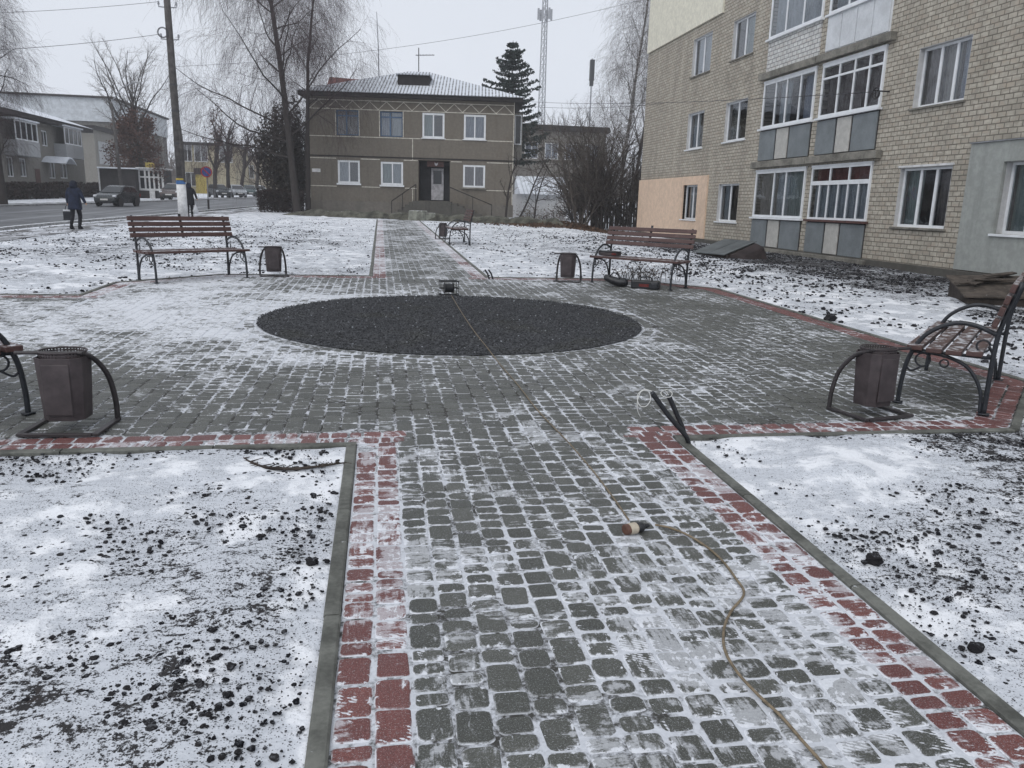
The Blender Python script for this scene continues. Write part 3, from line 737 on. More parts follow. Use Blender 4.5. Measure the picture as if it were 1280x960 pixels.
def build_bed():
    mb = MB(); n = 96; rs = [.02, .8, 1.5, BED-.02]
    rings = [[(CX+BEDK*r*math.cos(2*PI*i/n), CY+r*math.sin(2*PI*i/n), gz(CX+BEDK*r*math.cos(2*PI*i/n), CY+r*math.sin(2*PI*i/n))+.004) for i in range(n)] for r in rs]
    o = mb.rings(rings, True, True, False).build('gravel_base', 'gravel'); tag(o, kind='structure')
    N = 34000; r = BED*np.sqrt(rng.random(N))*.995; a = rng.random(N)*2*PI
    x = CX+BEDK*r*np.cos(a); y = CY+r*np.sin(a); s = .0042*(2.9**rng.random(N)); sp = rng.random(N) < .012; x = np.where(sp, CX+(x-CX)*(1+.09*rng.random(N)), x); hump = .016*(fbm(x*1.6, y*1.6, 81, 3)-.35)
    o = stones('gravel', x, y, G(x, y)+np.where(sp, .002, .006+np.maximum(hump, 0)+.010*rng.random(N)), s, 'gravel'); tag(o, 'dark gravel filling the round bed in the paving', 'gravel', kind='stuff')
build_bed()
def build_clods():
    X = []; Y = []; S = []
    def scatter(x0, x1, y0, y1, n, smin, smax, pw, thr=.0):
        x = rng.uniform(x0, x1, n); y = rng.uniform(y0, y1, n)
        b = bare_soil(x, y); c = fbm(x*1.7+5, y*1.7, 71, 3); keep = (rng.random(n) < np.clip((b-.05)*1.7, .05, 1)*sstep(.12, .62, c)) & ~in_paved(x, y, -.08)
        x, y = x[keep], y[keep]
        X.append(x); Y.append(y); S.append(smin*(smax/smin)**(rng.random(len(x))**pw))
    scatter(-4.2, -.22, 1.3, 4.75, 60000, .0018, .0145, 2.8)
    scatter(1.97, 9.5, 1.2, 4.72, 90000, .0018, .0140, 3.0)
    n0 = sum(map(len, X))
    scatter(5.85, 12.1, 4.5, 30, 30000, .007, .040, 2.4)
    scatter(-12, -2.2, 11.7, 36, 24000, .007, .034, 2.6)
    scatter(-8, -.25, 14.6, 40, 7000, .007, .032, 2.4)
    scatter(2.0, 11, 14.6, 40, 22000, .007, .034, 2.4)
    x = np.concatenate(X); y = np.concatenate(Y); s = np.concatenate(S)
    k = np.arange(len(x)) < n0
    o = stones('soil_clods', x[k], y[k], G(x[k], y[k])+s[k]*.12+.003, s[k], 'clod', .55, True, .26); tag(o, 'dark crumbs of soil lying in the near snow', 'soil', kind='stuff')
    k = ~k
    o = stones('soil_clods', x[k], y[k], G(x[k], y[k])+s[k]*.3, s[k], 'clod', .65); tag(o, 'dark soil clods scattered over the far lawns', 'soil', kind='stuff')
build_clods()
def build_big_clods():                     # larger single lumps seen along the right lawn
    for i, (px, py, s, lab) in enumerate(((1092, 703, .034, 'black clod of earth lying on the right lawn nearest the red path edge'), (1038, 401, .075, 'dark earth lump on white snow beside the far right red edging'), (1219, 813, .026, 'small black clod low on the right lawn by the lower right corner'), (390, 705, .024, 'black clod on the left lawn just beside the kerb'))):
        d = CAM@np.array([(px-640)/F, (py-480)/F, 1.0]); t = -CZ/(d[2]-SX*d[0]-SY*d[1])
        x, y = t*d[0], t*d[1]
        v = ICO2_V*(1+rng.uniform(-.28, .25, (len(ICO2_V), 1)))*np.array([1.15, .9, .8])*s
        o = fast_mesh('earth_clod', v, [ICO2_F], 'clod'); o.location = on(x, y, s*.5)
        tag(o, lab, 'earth clod', 'larger clods of earth on the snow')
build_big_clods()

# ------------------------------------------------------------------ benches
def make_bench(label):
    t = thing('park_bench', label, 'bench', group='park benches round the paved square')
    for i in range(4):                    # seat boards
        y0 = -.315+i*.135; z = .452-.016*math.sin(PI*(i+.5)/4)
        mb = MB().box(-.87, .87, y0, y0+.108, z, z+.038); mb.build('seat_board', 'board', t, .006)
    for i in range(4):                    # back boards, leaning
        k = (i+.5)/4; yc = .235+.10*k; zc = .665+.345*k
        M = Matrix.Translation((0, yc, zc))@Matrix.Rotation(R(-14.5), 4, 'X')
        MB().box(-.87, .87, -.019, .019, -.0335, .0335, M).build('back_board', 'board', t, .006)
    for s in (-1, 1):
        X = .78*s; mb = MB(); f = lambda y, z: (X, y, z)
        mb.tube(bez([f(.262, 0), f(.262, .25), f(.266, .50), (X, .285, .68), (X, .370, 1.010)], 6), .019, 8)
        mb.tube(bez([f(-.335, 0), f(-.330, .17), f(-.300, .37), f(-.21, .555), f(-.05, .662), f(.10, .672), f(.272, .612)], 7), .018, 8)
        mb.tube(bez([f(.235, .01), f(.215, .18), f(.12, .335), f(-.02, .405), f(-.16, .425), f(-.275, .425)], 7), .014, 8)
        mb.tube([f(-.30, .435), f(.26, .435)], .013, 6)
        mb.tube(arc((-.20, .365), .052, 0, 2*PI, 15, f)[:-1], .008, 6, closed=True)      # scrolls below the seat
        mb.tube(arc((-.05, .355), .030, 0, 2*PI, 11, f)[:-1], .007, 6, closed=True)
        mb.tube(bez([f(-.315, .30), f(-.27, .27), f(-.20, .313)], 5), .008, 6)
        mb.tube(arc((.19, .52), .045, R(20), R(330), 13, f), .008, 6)
        mb.box(X-.03, X+.03, .225, .30, -.002, .012); mb.box(X-.03, X+.03, -.37, -.30, -.002, .012)
        mb.build('side_frame', 'iron', t, smooth=True)
    mb = MB(); M = Matrix.Translation((0, .285, .855))@Matrix.Rotation(R(-14.5), 4, 'X')
    mb.box(-.022, .022, .0205, .027, -.20, .20, M)
    mb.build('middle_strap', 'iron', t); MB().box(-.02, .02, -.31, .22, .424, .432).build('seat_strap', 'iron', t)
    return t
bench = make_bench('brown slatted bench on the far left of the round gravel bed, utility pole behind it')
bench.location = on(-3.07, 13.72); bench.rotation_euler.z = R(40)
dup(bench, on(4.54, 13.50), R(-47), 'brown slatted bench on the far right with power tools lying under it')
dup(bench, on(4.855, 5.84), R(226), 'bench cut by the right edge of the photo, seen from its end beside a bin')
dup(bench, on(-3.145, 5.87), R(135), 'bench at the left edge of which only a curved front leg and seat end show')
dup(bench, on(2.28, 23.8), R(-90), 'distant small bench standing alone beside the path towards the two storey house')

# ------------------------------------------------------------------ litter bins
def make_bin(label):
    t = thing('litter_bin', label, 'bin', group='brown litter bins beside the benches')
    def octo(w, d, c, z): return [(w-c, -d, z), (w, -d+c, z), (w, d-c, z), (w-c, d, z), (-w+c, d, z), (-w, d-c, z), (-w, -d+c, z), (-w+c, -d, z)]
    z0, z1 = .085, .545
    mb = MB(); a0, a1 = (.112, .105, .045, z0), (.132, .122, .050, z1)
    mb.rings([octo(.10, .093, .04, z0+.0), octo(*a0[:3], z0+.002), octo(*a1[:3], z1), octo(a1[0]-.006, a1[1]-.006, a1[2], z1), octo(a0[0]-.006, a0[1]-.006, a0[2], z0+.02)], True, True, True)
    mb.build('bin_body', 'bin', t, .003)
    MB().box(-.075, .075, -.1275, -.118, z0+.05, z1-.04, Matrix.Rotation(R(0), 4, 'X')).build('front_panel', 'bin', t, .004)
    # perforated rim: a band of real holes
    mb = MB(); n = 44; ra, rb = .128, .118
    P = lambda a, z: (ra*math.cos(a), rb*math.sin(a), z)
    zb, zt = z1-.002, z1+.036
    for i in range(n):
        a, b = 2*PI*i/n, 2*PI*(i+1)/n; o = [P(a, zb), P(b, zb), P(b, zt), P(a, zt)]
        for zc0, zc1 in ((zb, (zb+zt)/2), ((zb+zt)/2, zt)):
            q = [P(a, zc0), P(b, zc0), P(b, zc1), P(a, zc1)]
            h = [P(a+(b-a)*.25, zc0+(zc1-zc0)*.28), P(a+(b-a)*.75, zc0+(zc1-zc0)*.28), P(a+(b-a)*.75, zc0+(zc1-zc0)*.72), P(a+(b-a)*.25, zc0+(zc1-zc0)*.72)]
            for j in range(4): mb.face([q[j], q[(j+1) % 4], h[(j+1) % 4], h[j]])
    mb.tube([P(2*PI*i/n, zt) for i in range(n)], .006, 6, closed=True)
    mb.build('perforated_rim', 'bin', t)
    mb = MB()
    top = .575
    for s in (-1, 1):                     # curved uprights and flat feet
        mb.tube(bez([(s*.205, .19, .0), (s*.203, .185, .17), (s*.185, .15, .36), (s*.145, .06, .51), (s*.10, -.06, top)], 6), .017, 8)
        mb.box(s*.205-.018, s*.205+.018, -.185, .20, .0, .022)
    mb.tube([(-.235, -.06, top), (.135, -.06, top)], .014, 8)
    mb.box(-.187, .187, -.195, -.160, .0, .022)
    mb.build('bin_frame', 'bin_bar', t, .003, smooth=False)
    return t
b0 = make_bin('large brown litter bin at the near left, showing its front panel and perforated rim')
b0.location = on(-1.97, 5.20, .003); b0.rotation_euler.z = R(-3); b0.scale = (1.08, 1, .87)
# rubbish bin on the right is turned a little and hung the other way round
b1 = dup(b0, on(3.64, 5.22, .003), R(13), 'dark brown litter bin at the near right, before the bench cut by the edge')
b1.scale = (-1.08, 1, .87)
dup(b0, on(-1.86, 14.32, .003), R(12), 'far small litter bin on the left, just right of the bench')
dup(b0, on(3.33, 13.95, .003), R(-20), 'far litter bin on the right, just left of the bench with tools')
dup(b0, on(1.98, 25.9, .003), R(70), 'tiny distant litter bin at the left end of the farthest bench')

# ------------------------------------------------------------------ cable reel, cords, connector, conduits
def build_reel():
    t = thing('cable_reel', 'black cable reel in a square tube frame at the back rim of the gravel bed', 'cable reel', on(1.0, 11.86, .0), R(6))
    mb = MB()
    for y in (-.075, .075):
        mb.tube([(-.135, y, .012), (.135, y, .012), (.135, y, .22), (-.135, y, .22)], .011, 8, closed=True)
    for x in (-.135, .135):
        for z in (.03, .21): mb.tube([(x, -.075, z), (x, .075, z)], .009, 6)
    mb.tube([(-.135, 0, .115), (.135, 0, .115)], .012, 8)
    mb.tube([(-.135, -.075, .115), (-.135, .075, .115)], .009, 6); mb.tube([(.135, -.075, .115), (.135, .075, .115)], .009, 6)
    mb.build('frame', 'black_plastic', t, smooth=True)
    mb = MB(); M = Matrix.Translation((0, 0, .115))@Matrix.Rotation(R(90), 4, 'Y')
    pr = [(.085, -.07), (.085, -.062), (.05, -.06), (.05, .06), (.085, .062), (.085, .07)]
    mb.rings([[tuple(M@Vector((r*math.cos(2*PI*j/24), r*math.sin(2*PI*j/24), z))) for j in range(24)] for r, z in pr]); mb.build('drum', 'black_plastic', t, .003)
    mb = MB()
    for i in range(9): mb.tube([tuple(M@Vector((.060*math.cos(2*PI*j/20), .060*math.sin(2*PI*j/20), -.052+.013*i))) for j in range(20)], .0075, 6, closed=True)
    mb.build('wound_cord', 'conduit', t)
build_reel()
def ground_px(px, py, dz=0.0):
    d = CAM@np.array([(px-640)/F, (py-480)/F, 1.0]); t = (dz-CZ)/(d[2]-SX*d[0]-SY*d[1])
    return (t*d[0], t*d[1], gz(t*d[0], t*d[1])+dz)
def build_cords():
    p = [(564, 369), (576, 389), (592, 413), (607, 432), (624, 454), (648, 482), (668, 508), (690, 532), (704, 546), (722, 566), (744, 592), (768, 624), (786, 650)]
    c = bez([ground_px(x, y, .024 if y < 445 else .009) for x, y in p], 8)
    tag(MB().tube(c, .0045, 6).build('extension_cord', 'cord', smooth=True), 'tan cord running from the reel across the gravel to the plug connector', 'cord')
    p = [(819, 656), (838, 660), (860, 669), (884, 684), (903, 701), (919, 722), (930, 742), (914, 764), (905, 786), (906, 812), (920, 838), (945, 866), (976, 895), (1003, 926), (1034, 962), (1080, 1030)]
    c = bez([ground_px(x, y, .009) for x, y in p], 8)
    tag(MB().tube(c, .0054, 8).build('extension_cord', 'cord', smooth=True), 'tan cord looping from the plug connector to the bottom edge of the photo', 'cord')
    a = Vector(ground_px(783, 662, .026)); b = Vector(ground_px(815, 657, .022)); d = b-a; L = d.length
    t = thing('cable_connector', 'cream and brown cable connector with a black plug lying on the snowy pavers', 'connector', a, math.atan2(d.y, d.x))
    def sect(x, w, h): return [(x, w*math.cos(2*PI*j/16), h*math.sin(2*PI*j/16)) for j in range(16)]
    MB().rings([sect(.012, .027, .024), sect(.016, .031, .027), sect(.052, .030, .027), sect(.060, .022, .020)]).build('socket_body', 'cream_plastic', t, smooth=False, bevel=.002)
    MB().rings([sect(-.010, .026, .020), sect(-.006, .030, .025), sect(.012, .030, .026)]).build('socket_cap', 'brown_plastic', t, bevel=.002)
    MB().rings([sect(.060, .024, .022), sect(.064, .027, .025), sect(.088, .024, .022), sect(.100, .013, .013), sect(.128, .008, .008)]).build('plug', 'black_plastic', t, bevel=.001)
build_cords()
def build_conduits():
    for base, topp, lab, dx, loop in (((858, 556), (815, 491), 'left of the two black conduits leaning out of the ground by the kerb', 0, [(815, 489), (805, 487), (797, 494), (799, 506), (807, 508), (813, 500), (811, 490), (802, 489), (797, 500), (797, 513), (801, 522)]),
                                      ((854, 547), (836, 495), 'right, shorter of the two black conduits by the kerb, wire ring on top', .0, [(836, 494), (831, 488), (826, 491), (830, 496), (838, 496), (840, 491), (834, 487), (827, 489)])):
        g0 = Vector(ground_px(*base)); y1 = g0.y-.10
        P = bez([g0-Vector((-.02, 0, .05)), g0+Vector((-.004, -.005, .05)), at((base[0]*.45+topp[0]*.55)+2, base[1]*.45+topp[1]*.55, y1+.04), at(*topp, y1)], 8)
        t = thing('conduit_stub', lab, 'conduit', g0)
        o = MB().tube([p-g0 for p in P], [.0155+.0012*(i % 2) for i in range(len(P))], 10).build('corrugated_pipe', 'conduit', t)
        w = bez([at(x, yy, y1-.02+.02*math.sin(i*1.3)) for i, (x, yy) in enumerate(loop)], 6)
        MB().tube([p-g0 for p in w], .0026, 6).build('wire_loop', 'wire_white', t, smooth=True)
    g0 = Vector(ground_px(614, 349)); t = thing('conduit_stub', 'short pair of black conduit ends sticking up beyond the gravel bed', 'conduit', g0)
    for q in ((-.07, .0), (.0, .02)):
        MB().tube([(q[0]+.05, q[1], -.05), (q[0], q[1], .10), (q[0]-.05, q[1], .17)], .016, 8).build('corrugated_pipe', 'conduit', t)
build_conduits()

# ------------------------------------------------------------------ things left at the far right bench
def build_tools():
    x, y = 4.02, 13.25
    t = thing('tool_bag', 'dark slumped tool bag lying under the left end of the far right bench', 'tool bag', on(x, y), R(-20))
    def el(x, w, h, zc): return [(x, w*math.cos(2*PI*j/14), zc+h*math.sin(2*PI*j/14)) for j in range(14)]
    MB().rings([el(-.20, .03, .03, .15), el(-.17, .07, .06, .15), el(-.05, .09, .075, .105), el(.05, .10, .075, .078), el(.16, .10, .078, .08), el(.21, .08, .06, .075), el(.225, .03, .02, .07)]).build('bag_body', 'black_plastic', t, smooth=True)
    MB().tube(bez([(-.10, -.06, .17), (-.04, -.07, .24), (.04, -.07, .22), (.08, -.05, .14)], 6), .010, 6).build('handle', 'bag', t)
    t = thing('power_tool_case', 'black power tool case with a red patch under the far right bench', 'tool case', on(4.50, 13.02), R(-28))
    MB().box(-.24, .24, -.12, .12, .0, .135).build('case_body', 'black_plastic', t, .018)
    MB().box(-.10, .07, -.1245, -.1195, .035, .085).build('red_patch', 'red_plastic', t)
    MB().box(.10, .22, -.15, -.10, .012, .11).build('battery', 'conduit', t, .012)
    MB().tube(bez([(-.10, 0, .13), (-.09, 0, .18), (0, 0, .20), (.09, 0, .18), (.10, 0, .13)], 5), .012, 8).build('handle', 'black_plastic', t)
    c = Vector((4.54, 13.50, 0)); M = Matrix.Rotation(R(-47), 3, 'Z'); p = c+M@Vector((-.60, -.06, 0))
    t = thing('flat_case', 'low dark red toolbox lying on the left end of the far right bench seat', 'toolbox', on(p.x, p.y, .487), R(-44))
    MB().box(-.18, .18, -.10, .10, 0, .055).build('case_body', 'bin', t, .01)
    MB().box(-.183, .183, -.103, .103, .055, .078).build('lid', 'black_plastic', t, .008)
    MB().box(.09, .178, -.108, -.102, .018, .05).build('red_label', 'red_plastic', t)
build_tools()

# ------------------------------------------------------------------ buildings
# local frame of every building: x runs along the facade, -y points to the viewer of the facade, z is up
def wall(mb, u0, u1, z0, z1, holes, y=0.0, rev=.14):
    us = sorted({u0, u1, *[h[0] for h in holes], *[h[1] for h in holes]}); zs = sorted({z0, z1, *[h[2] for h in holes], *[h[3] for h in holes]})
    us = [u for u in us if u0 <= u <= u1]; zs = [z for z in zs if z0 <= z <= z1]
    for a, b in zip(us[:-1], us[1:]):
        for c, d in zip(zs[:-1], zs[1:]):
            if any(h[0] <= (a+b)/2 <= h[1] and h[2] <= (c+d)/2 <= h[3] for h in holes): continue
            mb.face([(a, y, c), (b, y, c), (b, y, d), (a, y, d)])
    for h in holes:
        a, b, c, d = h[:4]; r = h[4] if len(h) > 4 else rev
        mb.face([(a, y, c), (a, y+r, c), (a, y+r, d), (a, y, d)][::-1]); mb.face([(b, y, c), (b, y+r, c), (b, y+r, d), (b, y, d)])
        mb.face([(a, y, c), (b, y, c), (b, y+r, c), (a, y+r, c)][::-1] if False else [(a, y, c), (a, y+r, c), (b, y+r, c), (b, y, c)]); mb.face([(a, y, d), (b, y, d), (b, y+r, d), (a, y+r, d)])
    return mb
def frame_bars(mb, u0, u1, z0, z1, y, splits=(.5,), fw=.065, th=.06, mw=.07, transom=None):
    mb.box(u0, u0+fw, y, y+th, z0, z1); mb.box(u1-fw, u1, y, y+th, z0, z1)
    mb.box(u0+fw, u1-fw, y, y+th, z0, z0+fw); mb.box(u0+fw, u1-fw, y, y+th, z1-fw, z1)
    for s in splits:
        c = u0+(u1-u0)*s; mb.box(c-mw/2, c+mw/2, y+.003, y+th+.003, z0+fw, z1-fw)
    if transom:
        c = z0+(z1-z0)*transom; e = [u0+fw]+[x for s in splits for x in (u0+(u1-u0)*s-mw/2, u0+(u1-u0)*s+mw/2)]+[u1-fw]
        for a, b in zip(e[::2], e[1::2]): mb.box(a, b, y+.003, y+th, c-mw/2, c+mw/2)
    return mb
def curtain_mesh(u0, u1, z0, z1, y, waves=9, amp=.018):
    n = max(6, int((u1-u0)/.035)); mb = MB()
    pts = [(u0+(u1-u0)*i/n, y+amp*math.sin(i*.035*waves*2*PI+u0*7)*(.7+.3*math.sin(i*.9))) for i in range(n+1)]
    for (a, ya), (b, yb_) in zip(pts[:-1], pts[1:]): mb.face([(a, ya, z0), (b, yb_, z0), (b, yb_, z1), (a, ya, z1)])
    return mb
def window(root, u0, u1, z0, z1, splits=(.5,), y=.09, frame='pvc', curtains=(), sill='concrete', fw=.065, transom=None, sill_out=.07, sill_d=.05, lab=None, reveal=False):
    w = frame_bars(MB(), u0, u1, z0, z1, y, splits, fw, .06, .075, transom).build('window', frame, root, label=lab)
    MB().face([(u0+.02, y+.03, z0+.02), (u1-.02, y+.03, z0+.02), (u1-.02, y+.03, z1-.02), (u0+.02, y+.03, z1-.02)]).build('pane', 'glass', w)
    for (a, b, m) in curtains:
        curtain_mesh(u0+(u1-u0)*a+.03, u0+(u1-u0)*b-.03, z0+.03, z1-.03, y+.17).build('curtain', m, w)
    if reveal:
        MB().box(u0+.002, u0+.014, .004, y-.002, z0+.002, z1-.002).box(u1-.014, u1-.002, .004, y-.002, z0+.002, z1-.002).box(u0+.0145, u1-.0145, .004, y-.002, z1-.014, z1-.002).build('reveal', 'whitewash', w)
    if sill:
        MB().box(u0-.07, u1+.07, -sill_out, y, z0-sill_d, z0-.003).build('sill', sill, w, .006)
    return w

def build_flats():
    Y0 = 37.3
    t = thing('apartment_block', 'tall pale brick block of flats filling the right side, with glazed balconies', 'apartment block', (12.3, Y0, 0), -PI/2)
    U = lambda Yw: Y0-Yw
    A = {'A1': (31.6, 30.05, 1.14, 2.49), 'A2': (31.75, 30.1, 3.89, 5.28), 'A3': (31.75, 29.9, 6.67, 8.08), 'B1': (28.2, 26.48, 1.14, 2.47), 'B2': (28.13, 26.38, 3.94, 5.29), 'B3': (28.05, 26.35, 6.70, 8.0),
         'C1': (17.72, 15.93, 1.27, 2.64), 'C2': (17.6, 15.9, 3.98, 5.30), 'D1': (14.4, 12.75, 1.23, 2.64)}
    H = {k: (U(v[0]), U(v[1]), v[2], v[3]) for k, v in A.items()}
    bays = [(U(25.18), U(22.03)), (U(21.68), U(18.82))]
    holes = list(H.values())+[(a+.12, b-.12, z, z+2.25, .3) for a, b in bays for z in (.5, 3.2, 5.95)]
    Wd = 33.3; top = 14.3
    b = wall(MB(), 0, Wd, -.5, top, holes)
    b.face([(0, 12, -.5), (0, 0, -.5), (0, 0, top), (0, 12, top)]); b.face([(Wd, 0, -.5), (Wd, 12, -.5), (Wd, 12, top), (Wd, 0, top)]); b.face([(Wd, 12, -.5), (0, 12, -.5), (0, 12, top), (Wd, 12, top)])
    b.build('wall', 'silicate_brick', t)
    MB().box(-.3, Wd+.3, -.35, 12.3, top, top+.25).build('roof', 'concrete', t)
    MB().face([(.3, .75, -.4), (Wd-.3, .75, -.4), (Wd-.3, .75, top-.1), (.3, .75, top-.1)]).build('dim_room_backing', 'dark_interior', t)  # dark backing sheet behind the windows, room shade put into its colour
    MB().box(-.05, Wd+.05, -.085, -.002, -.6, .42).build('foundation', 'foundation', t, .01)
    # insulated, painted patches of wall
    def patch(name, m, u0, u1, z0, z1, hs):
        p = wall(MB(), u0, u1, z0, z1, hs, -.065, .155)
        e = .065
        p.face([(u1, -e, z0), (u1, -.001, z0), (u1, -.001, z1), (u1, -e, z1)]); p.face([(u0, -.001, z0), (u0, -e, z0), (u0, -e, z1), (u0, -.001, z1)])
        p.face([(u0, -e, z1), (u1, -e, z1), (u1, -.001, z1), (u0, -.001, z1)]); p.face([(u0, -e, z0), (u0, -.001, z0), (u1, -.001, z0), (u1, -e, z0)])
        p.build(name, m, t)
    MB().box(H['C1'][0]-.05, H['C1'][1]+.05, -.03, -.003, H['C1'][3]+.002, H['C1'][3]+.05).build('window_lintel', 'white_paint', t); patch('orange_insulation', 'orange_plaster', -.02, 8.15, .44, 2.82, [H['A1']])
    patch('yellow_insulation', 'yellow_plaster', -.02, 8.30, 8.50, top-.02, [])
    patch('grey_insulation', 'grey_plaster', 21.92, Wd+.02, .44, 3.04, [H['D1']])
    MB().box(21.90, Wd+.02, -.10, -.003, 3.043, 3.065).build('flashing', 'galv', t)
    # windows
    cur = {'A1': [(0, .5, 'lace_curtain')], 'A2': [(0, .45, 'lace_curtain'), (.5, 1, 'drape_curtain')], 'A3': [(0, 1, 'lace_curtain')], 'B1': [(0, .35, 'lace_curtain')], 'B2': [(0, .4, 'blind_curtain'), (.66, 1, 'blind_curtain')], 'B3': [(.33, 1, 'green_curtain')],
           'C1': [(0, .34, 'green_curtain'), (.62, 1, 'drape_curtain')], 'C2': [(0, .36, 'drape_curtain'), (.36, .64, 'beige_curtain'), (.66, 1, 'blue_curtain')], 'D1': [(0, 1, 'green_curtain')]}
    for k, h in H.items():
        three = k[0] in 'CD'
        window(t, *h, (.36, .66) if three else (.5,), {'C1': .10, 'C2': .13, 'D1': .13}.get(k, .10), 'pvc', cur[k], 'pvc' if k in ('A1', 'A2', 'B1', 'B2', 'D1') else 'concrete', sill_out=.11 if k in ('A1', 'D1') else .06, reveal=k != 'A1')
    # balconies
    zs = [(.42, 1.28, 1.36, 2.80), (3.14, 4.07, 4.15, 5.55), (5.88, 6.80, 6.87, 8.30)]
    yo = -.05
    for bi, (a, b) in enumerate(bays):
        for li, (p0, p1, g0, g1) in enumerate(zs):
            s = MB(); s.box(a-.22, b+(.30 if bi else .10), yo-.13, -.003, p0-.23, p0-.03)
            bal = s.build('balcony', 'concrete', t, .012)
            if li: MB().box(a, b, yo+.012, -.004, p0-.03, p0).build('floor_edge', 'foundation', bal)
            # parapet: dark rail frame with sheet panels, white bricks or white cladding
            if li == 2 and bi == 0:
                MB().box(a, b, yo+.02, yo+.12, p0-.03, p1+.02).build('parapet', 'white_brick', bal)
            elif li == 2:
                MB().box(a, b, yo+.02, yo+.08, p0-.03, p1+.02).build('parapet', 'pvc', bal)
                for i in range(4):
                    q = a+(b-a)*i/4; MB().box(q+.02, q+(b-a)/4-.02, yo-.012, yo+.018, p0+.03, p1-.03).build('panel', 'white_metal', bal, .004)
            else:
                MB().box(a+.01, b-.01, yo+.03, yo+.05, p0-.03, p1+.02).build('railing', 'dark_roof', bal)
                w = b-a; e = [(0, .34), (.36, .60), (.62, 1)]
                for i, (s0, s1) in enumerate(e):
                    MB().box(a+w*s0+.015, a+w*s1-.015, yo-.005, yo+.026, p0+.01+.01*(i % 2), p1-.01).build('panel', 'speckled_panel' if i == 1 else 'grey_panel', bal, .004, label='speckled pale panel' if i == 1 else None)
            fm = 'pvc'
            spl, tr = [((.40, .64), None), ((.26, .48, .74), None), ((.33, .66), None)][li] if bi == 0 else [((.17, .33, .5, .66, .83), .70), ((.30, .55, .78), .74), ((.33, .66), None)][li]
            zt_ = g0+(g1-g0)*.70
            fb = frame_bars(frame_bars(MB(), a, b, g0, zt_, yo, (.17, .33, .5, .66, .83), .06, .06, .04), a, b, zt_+.001, g1, yo, (.34, .66), .05, .06, .05) if (bi and li == 0) else frame_bars(MB(), a, b, g0, g1, yo, spl, .07, .06, .055, tr)
            fb.build('glazing_frame', fm, bal)
            MB().face([(a+.03, yo+.03, g0+.03), (b-.03, yo+.03, g0+.03), (b-.03, yo+.03, g1-.03), (a+.03, yo+.03, g1-.03)]).build('glass', 'glass', bal)
            MB().box(a-.08, b+.08, yo-.07, -.005, g0-.06, g0-.004).build('sill', 'brown_frame' if (bi and li == 0) else 'pvc', bal, label='dark red sill' if (bi and li == 0) else None)
            MB().box(a-.02, b+.02, yo-.01, -.005, g1+.002, g1+.06).build('top_rail', 'pvc' if li != 2 else 'concrete', bal)
            if bi == 1 and li == 0:
                curtain_mesh(a+.06, b-.06, g0+.03, g0+(g1-g0)*.70, yo+.12).build('curtain', 'lace_curtain', bal)
                MB().face([(a+.05, yo+.14, g0+(g1-g0)*.70), (b-.05, yo+.14, g0+(g1-g0)*.70), (b-.05, yo+.14, g1-.04), (a+.05, yo+.14, g1-.04)]).build('blind', 'maroon_blind', bal)
            elif bi == 1 and li == 1: curtain_mesh(a+.06, b-.06, g0+.03, g1-.04, yo+.18).build('curtain', 'drape_curtain', bal)
            elif bi == 0 and li == 0:
                for q0, q1, m in ((.0, .40, 'beige_curtain'), (.40, .64, 'lace_curtain'), (.64, 1., 'green_curtain')): curtain_mesh(a+.05+(b-a-.1)*q0, a+.05+(b-a-.1)*q1, g0+.03, g1-.04, yo+.18).build('curtain', m, bal)
            elif li == 1: curtain_mesh(a+(b-a)*.74, b-.06, g0+.03, g1-.04, yo+.18).build('curtain', 'blue_curtain', bal); curtain_mesh(a+(b-a)*.26, a+(b-a)*.48, g0+.03, g1-.04, yo+.2).build('curtain', 'lace_curtain', bal)
            else: curtain_mesh(a+.06, b-.06, g0+.03, g1-.04, yo+.16).build('curtain', 'lace_curtain', bal)
    # wire bracket on the wall
    m = MB(); u = U(18.55); m.tube([(u, -.003, 4.48), (u, -.40, 4.48)], .018, 6); m.tube(arc((0, 0), .13, 0, 2*PI, 14, lambda p, q: (u+p, -.36, 4.42+q))[:-1], .014, 6, closed=True); m.tube(arc((0, 0), .09, 0, 2*PI, 12, lambda p, q: (u+.03+p, -.33, 4.40+q))[:-1], .012, 6, closed=True)
    m.build('wire_bracket', 'dark_roof', t)
build_flats()

